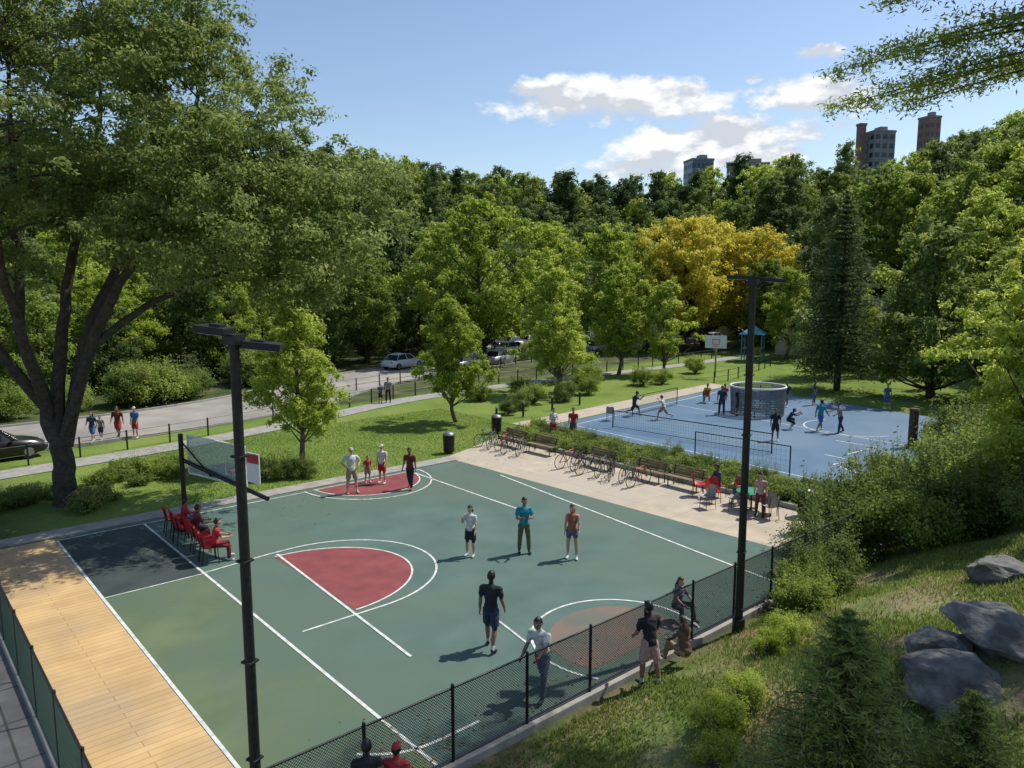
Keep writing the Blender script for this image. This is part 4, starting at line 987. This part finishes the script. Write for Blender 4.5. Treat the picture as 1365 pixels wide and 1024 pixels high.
    if long_hair: add([hq(0,-.06,.04),hq(0,-.095,-.04),tq((0,-.12,1.46)),tq((0,-.135,1.30))],[(.075,.05),(.085,.05),(.08,.035),(.04,.018)],'hair')
    else: add([hq(0,-.055,.03),hq(0,-.062,-.05)],[(.068,.05),(.05,.035)],'hair')
    vs=[];fs=[];o=0
    for v,f,_,_,_ in parts:
        vs+=[tuple(q) for q in v];fs+=[tuple(i+o for i in q) for q in f];o+=len(v)
    me=bpy.data.meshes.new('t');me.from_pydata(vs,[],fs);me.update()
    ob=bpy.data.objects.new('t',me);ROOT.objects.link(ob)
    rm=ob.modifiers.new('r','REMESH');rm.mode='VOXEL';rm.voxel_size=vox;rm.use_smooth_shade=True
    sm=ob.modifiers.new('s','SMOOTH');sm.factor=.45;sm.iterations=2
    dg=bpy.context.evaluated_depsgraph_get();m2=bpy.data.meshes.new_from_object(ob.evaluated_get(dg))
    bpy.data.objects.remove(ob);bpy.data.meshes.remove(me)
    nF=len(m2.polygons);cen=np.empty(nF*3,np.float32);m2.polygons.foreach_get('center',cen);cen=cen.reshape(-1,3)
    best=np.full(nF,1e9);lab=np.zeros(nF,int)
    labels=['skin','top','bottom','shoe','hair','sock']
    for v,f,l,pt,rr in parts:
        for i in range(len(pt)-1):
            a,b_=pt[i],pt[i+1];ab=b_-a;L2=ab@ab+1e-9;t=((cen-a)@ab)/L2;t=np.clip(t,0,1)
            r=rr[i]+(rr[i+1]-rr[i])*t;d=np.linalg.norm(cen-(a+t[:,None]*ab),axis=1)/r
            if l in('top','bottom','hair','shoe'): d=d*.93
            k=d<best;best[k]=d[k];lab[k]=labels.index(l)
    rel=cen-hc;lx=rel[:,0]*ch-rel[:,1]*sh;ly=rel[:,0]*sh+rel[:,1]*ch;lz=rel[:,2]
    inh=(np.abs(lx)<.11)&(np.abs(ly)<.14)&(lz>-.1)
    face=inh&(ly>.012)&(lz<.062);lab[face]=0
    lab[inh&~face&(lz>-.045)]=4
    skm=SKINS[skin];mats=[skm,C[top],C[bottom],C[shoes],HAIR[hair],C['white'],M_eye,M_eyew,M_lip]
    if cap: 
        mats.append(C[cap]);lab[inh&(lz>.05)]=9
    for q in mats: m2.materials.append(q)
    n=len(m2.vertices);co=np.empty(n*3,np.float32);m2.vertices.foreach_get('co',co);co=co.reshape(-1,3)
    w=(co[:,2]<1.4)&(co[:,2]>.75)
    co[w,1]+=.006*np.sin(co[w,2]*38+co[w,0]*22);co[w,0]+=.005*np.sin(co[w,2]*31+co[w,1]*25)
    faces=[tuple(p.vertices) for p in m2.polygons]
    b=MB();b.mats=list(mats);b.v=[tuple(map(float,q)) for q in co];b.f=faces;b.m=[int(q) for q in lab];b.sm=[True]*len(faces)
    for s in (-1,1):
        b.ball(hq(s*.030,.090,.010),(.013,.008,.008),M_eyew,8,5);b.ball(hq(s*.030,.0975,.010),(.006,.004,.006),M_eye,6,4)
        b.ball(hq(s*.081,.0,.0),(.012,.02,.03),skm,8,5)
        b.ball(hq(s*.030,.093,.027),(.018,.006,.004),HAIR[hair],6,4)
    b.ball(hq(0,.0965,-.060),(.022,.007,.006),M_lip,8,4)
    if cap: b.ball(hq(0,.11,.058),(.06,.06,.008),C[cap],10,4)
    for key in ('la','ra'):
        w,d,side=P[key+'_w'];d=d/np.linalg.norm(d);ref=np.array([side,0,0.]);q=ref-d*(ref@d);q/=np.linalg.norm(q);pn=-q
        fw=np.cross(d,q)*side;
        if fw[1]<0: fw=-fw
        sc=.92 if female else 1
        pts=[w-d*.02,w+d*.02,w+d*.06*sc,w+d*.085*sc]
        v,f=loft(pts,[(.026,.026),(.030,.018),(.040,.015),(.037,.012)],fw,n=8);b.add(v,f,skm,True)
        for i,(o_,l) in enumerate([(.028,.068),(.010,.078),(-.009,.073),(-.027,.056)]):
            base=w+d*.078*sc+fw*o_;c1=d*.85+pn*.35;c1/=np.linalg.norm(c1);c2=d*.45+pn*.85;c2/=np.linalg.norm(c2)
            p1=base+d*l*.42;p2=p1+c1*l*.33;p3=p2+c2*l*.25
            v,f=loft([base,p1,p2,p3],[.0095,.009,.0085,.006],fw,n=6);b.add(v,f,skm,True)
        tb=w+d*.025+fw*.026;t1=tb+(d*.6+fw*.75)*.035;t2=t1+(d*.9+fw*.2+pn*.3)*.032
        v,f=loft([tb,t1,t2],[.013,.011,.008],pn,n=6);b.add(v,f,skm,True)
    return b.data(),min(q[2] for q in b.v)
def person(name,x,y,face,h,pose,z=None,**kw):
    m3,zm=person_mesh(pose,**kw);s=h/1.75
    zz=(0.012 if z is None else z)
    o=put(name,m3,x,y,z=zz-zm*s,rot=-YAW-rad(face),sc=s);m3.name=name
    return o
PP=[
 ('man',10.4,12.7,20,1.85,'stroll',dict(top='black',bottom='navy',skin=1,hair=0,shoes='black')),
 ('woman',13.7,17.7,200,1.60,'phone',dict(top='white',bottom='black',skin=0,hair=0,shoes='white',female=True,long_hair=True)),
 ('man',15.1,16.8,170,1.78,'hold',dict(top='teal',bottom='olive',skin=1,hair=0,shoes='black',legs='long')),
 ('woman',15.9,15.5,190,1.70,'relaxed',dict(top='rust',bottom='denim',skin=0,hair=1,shoes='white',female=True,long_hair=True,legs='tiny',sleeve=False,tank=True)),
 ('man',14.4,26.3,150,1.85,'hips',dict(top='white',bottom='tan',skin=0,hair=1,shoes='cream',legs='short',cap='cream')),
 ('child',15.7,27.3,140,1.15,'stand',dict(top='red',bottom='tan',skin=0,hair=1,shoes='white')),
 ('man',16.1,26.8,200,1.65,'relaxed',dict(top='white',bottom='red',skin=0,hair=1,shoes='white',cap='white')),
 ('man',16.5,25.3,200,1.72,'stroll',dict(top='maroon',bottom='black',skin=1,hair=0,shoes='red',legs='long')),
 ('woman',8.9,43.8,180,1.70,'walk',dict(top='navy',bottom='blue',skin=0,hair=1,shoes='white',female=True,long_hair=True)),
 ('man',10.2,44.1,170,1.80,'walk',dict(top='maroon',bottom='red',skin=1,hair=0,shoes='black')),
 ('man',10.9,43.5,190,1.70,'relaxed',dict(top='blue',bottom='red',skin=0,hair=1,shoes='white',cap='white')),
 ('child',9.4,44.3,175,1.30,'stroll',dict(top='grey',bottom='navy',skin=0,hair=1,shoes='white')),
 ('man',27.6,44.9,180,1.75,'stand',dict(top='grey',bottom='black',skin=1,hair=0,shoes='black',legs='long')),
 ('child',27.1,45.1,200,1.35,'stand',dict(top='denim',bottom='black',skin=0,hair=1,shoes='black')),
 ('woman',14.9,10.85,150,1.60,'ground',dict(top='grey',bottom='black',skin=0,hair=1,shoes='black',female=True,long_hair=True,legs='long')),
 ('man',9.95,10.5,215,1.78,'bend',dict(top='white',bottom='denim',skin=1,hair=0,shoes='black',legs='long')),
 ('man',36.4,30.2,90,1.75,'run',dict(top='navy',bottom='black',skin=1,hair=0,shoes='white')),
 ('man',36.8,28.2,-60,1.65,'run',dict(top='white',bottom='tan',skin=0,hair=1,shoes='white')),
 ('man',41.0,26.9,200,1.85,'stand',dict(top='navy',bottom='navy',skin=1,hair=0,shoes='black',legs='long')),
 ('man',41.5,26.0,150,1.80,'relaxed',dict(top='black',bottom='navy',skin=1,hair=0,shoes='black')),
 ('man',39.8,21.7,100,1.6,'crouch',dict(top='navy',bottom='black',skin=1,hair=0,shoes='white')),
 ('man',36.3,20.5,200,1.70,'relaxed',dict(top='black',bottom='black',skin=1,hair=0,shoes='white')),
 ('man',40.6,20.2,60,1.85,'walk',dict(top='teal',bottom='blue',skin=1,hair=0,shoes='white')),
 ('man',40.9,19.2,260,1.80,'reach',dict(top='grey',bottom='navy',skin=1,hair=0,shoes='black',legs='long')),
 ('woman',51.0,20.9,180,1.70,'relaxed',dict(top='denim',bottom='blue',skin=0,hair=1,shoes='white',female=True)),
 ('man',47.0,25.8,220,1.75,'walk',dict(top='navy',bottom='grey',skin=1,hair=0,shoes='white')),
 ('man',49,24.9,120,1.7,'stand',dict(top='navy',bottom='blue',skin=1,hair=0,shoes='white')),
 ('woman',27.6,28.4,160,1.72,'hold',dict(top='white',bottom='red',skin=0,hair=1,shoes='white',female=True)),
 ('man',28.3,27.6,200,1.75,'relaxed',dict(top='red',bottom='denim',skin=0,hair=0,shoes='white')),
 ('woman',24.0,14.0,200,1.60,'stand',dict(top='pink',bottom='maroon',skin=0,hair=0,shoes='black',female=True,legs='long')),
]
for (n_,x,y,f_,h_,po,kw) in PP: person(n_,x,y,f_,h_,po,**kw)
person('man',24.95,15.3,240,1.7,'sit',z=.004,top='rust',bottom='denim',skin=0,hair=1,shoes='white')
person('woman',25.0,16.4,260,1.65,'sit',z=.004,top='navy',bottom='tan',skin=1,hair=0,shoes='white',female=True)
person('man',44.4,30.3,200,1.7,'sit',z=0,top='yellow',bottom='tan',skin=1,hair=0,shoes='white')
person('man',45.2,29.4,220,1.7,'sit',z=0,top='red',bottom='navy',skin=1,hair=0,shoes='white')
person('woman',7.62,25.3,49,1.65,'sit',z=.0,top='red',bottom='black',skin=1,hair=0,shoes='white',female=True,legs='long')
person('man',7.62,24.15,52,1.7,'sit',z=.0,top='maroon',bottom='black',skin=1,hair=0,shoes='white')
person('woman',7.62,22.45,60,1.65,'sit',z=.0,top='red',bottom='maroon',skin=0,hair=0,shoes='white',female=True,legs='long')
person('man',11.75,9.2,-25,1.78,'rail',z=hz(11.75,9.2)+.01,top='black',bottom='pink',skin=1,hair=0,shoes='black')
person('woman',12.85,9.1,-30,1.6,'ground',z=hz(12.85,9.1)-.03,top='brown',bottom='tan',skin=0,hair=1,shoes='brown',female=True,long_hair=True,legs='long',sleeve='long')
person('man',5.2,9.3,-10,1.62,'stand',z=hz(5.2,9.3),top='black',bottom='black',skin=1,hair=0,shoes='black',sleeve=False)
person('child',5.62,9.15,10,1.45,'stand',z=hz(5.62,9.15),top='red',bottom='navy',skin=1,hair=0,shoes='white',cap='red')
# ------------------------------------------------------------------ light, sky, camera
SUN_EL=56;sd=Vector((CY*.82+SY*.42,-SY*.82+CY*.42,0)).normalized()
sv=Vector((sd.x*math.cos(rad(SUN_EL)),sd.y*math.cos(rad(SUN_EL)),math.sin(rad(SUN_EL))))
sl=bpy.data.lights.new('sun','SUN');sl.energy=5.0;sl.angle=rad(.53);sl.color=(1,.95,.85)
so=bpy.data.objects.new('sun',sl);ROOT.objects.link(so);so.rotation_euler=sv.to_track_quat('Z','Y').to_euler();so.location=(60,0,80)
w=bpy.data.worlds.new('World');scene.world=w;w.use_nodes=True;N=w.node_tree.nodes;L=w.node_tree.links
bg=N['Background'];bg.inputs['Strength'].default_value=.15
sky=N.new('ShaderNodeTexSky');sky.sky_type='NISHITA';sky.sun_disc=False;sky.sun_elevation=rad(SUN_EL);sky.sun_rotation=math.atan2(sd.x,sd.y);sky.air_density=1.0;sky.dust_density=.7;sky.ozone_density=1.3;sky.altitude=100
tc=N.new('ShaderNodeTexCoord')
def vm(op,a,b=None):
    q=N.new('ShaderNodeVectorMath');q.operation=op
    L.new(a,q.inputs[0])
    if b is not None:
        if isinstance(b,tuple): q.inputs[1].default_value=b
        else: L.new(b,q.inputs[1])
    return q.outputs['Value'] if op in('DOT_PRODUCT','LENGTH') else q.outputs['Vector']
def mt(op,a,b=None,c=None,clamp=False):
    q=N.new('ShaderNodeMath');q.operation=op;q.use_clamp=clamp
    for i,k in enumerate((a,b,c)):
        if k is None: continue
        if isinstance(k,(int,float)): q.inputs[i].default_value=k
        else: L.new(k,q.inputs[i])
    return q.outputs[0]
D=tc.outputs['Generated']
ns=N.new('ShaderNodeTexNoise');ns.inputs['Scale'].default_value=15;ns.inputs['Detail'].default_value=12;ns.inputs['Roughness'].default_value=.6
sv2=vm('MULTIPLY',D,(1,1,2.0));L.new(sv2,ns.inputs['Vector'])
ns2=N.new('ShaderNodeTexNoise');ns2.inputs['Scale'].default_value=15;ns2.inputs['Detail'].default_value=6
L.new(vm('ADD',sv2,(0.008,0,.035)),ns2.inputs['Vector'])
tot=None
for az,el,rx,rz,wt in [(7.6,12.7,.165,.036,1.25),(21.0,12.5,.09,.028,1.2),(15,9.6,.17,.040,1.2),(21.1,14.9,.030,.011,1.0),(17.0,13.7,.016,.009,1.0),(10.5,8.0,.12,.02,1.0),(2.0,13.4,.06,.014,.9),(-62,20,.2,.05,1),(60,24,.25,.06,1),(130,18,.3,.05,1)]:
    az=rad(az);el=rad(el);r_=Vector((*V(math.cos(az),-math.sin(az)),0));f_=Vector((*V(math.sin(az),math.cos(az)),0))
    c=f_*math.cos(el)+Vector((0,0,math.sin(el)))
    off=vm('SUBTRACT',D,tuple(c))
    a=mt('DIVIDE',vm('DOT_PRODUCT',off,tuple(r_)),rx);b=mt('DIVIDE',vm('DOT_PRODUCT',off,(0,0,1)),rz);g=mt('DIVIDE',vm('DOT_PRODUCT',off,tuple(f_)),.5)
    m=mt('ADD',mt('ADD',mt('MULTIPLY',a,a),mt('MULTIPLY',b,b)),mt('MULTIPLY',g,g))
    k=mt('MULTIPLY',mt('MAXIMUM',mt('SUBTRACT',1.0,m),-1.0),wt)
    tot=k if tot is None else mt('MAXIMUM',tot,k)
den=mt('ADD',mt('MULTIPLY',tot,.85),mt('MULTIPLY',mt('SUBTRACT',ns.outputs['Fac'],.52),3.4))
mr=N.new('ShaderNodeMapRange');mr.interpolation_type='SMOOTHSTEP';mr.inputs['From Min'].default_value=.10;mr.inputs['From Max'].default_value=.80;L.new(den,mr.inputs['Value'])
sh=N.new('ShaderNodeMapRange');sh.inputs['From Min'].default_value=-.07;sh.inputs['From Max'].default_value=.07;L.new(mt('SUBTRACT',ns.outputs['Fac'],ns2.outputs['Fac']),sh.inputs['Value'])
cm=N.new('ShaderNodeMix');cm.data_type='RGBA';L.new(sh.outputs[0],cm.inputs['Factor']);cm.inputs[6].default_value=(4.3,4.6,5.1,1);cm.inputs[7].default_value=(6.9,6.9,6.9,1)
mx=N.new('ShaderNodeMix');mx.data_type='RGBA';L.new(mr.outputs[0],mx.inputs['Factor']);L.new(sky.outputs[0],mx.inputs[6]);L.new(cm.outputs[2],mx.inputs[7])
L.new(mx.outputs[2],bg.inputs['Color'])
cam=bpy.data.cameras.new('camera');cam.sensor_width=36;cam.lens=26.53;cam.clip_end=3000;cam.clip_start=.1
co=bpy.data.objects.new('camera',cam);ROOT.objects.link(co);co.location=(0,0,8.4);co.rotation_euler=(rad(90-7.76),0,-YAW);scene.camera=co
vs=scene.view_settings;vs.view_transform='Standard';vs.look='None';vs.exposure=0
print('forest',len(pts))
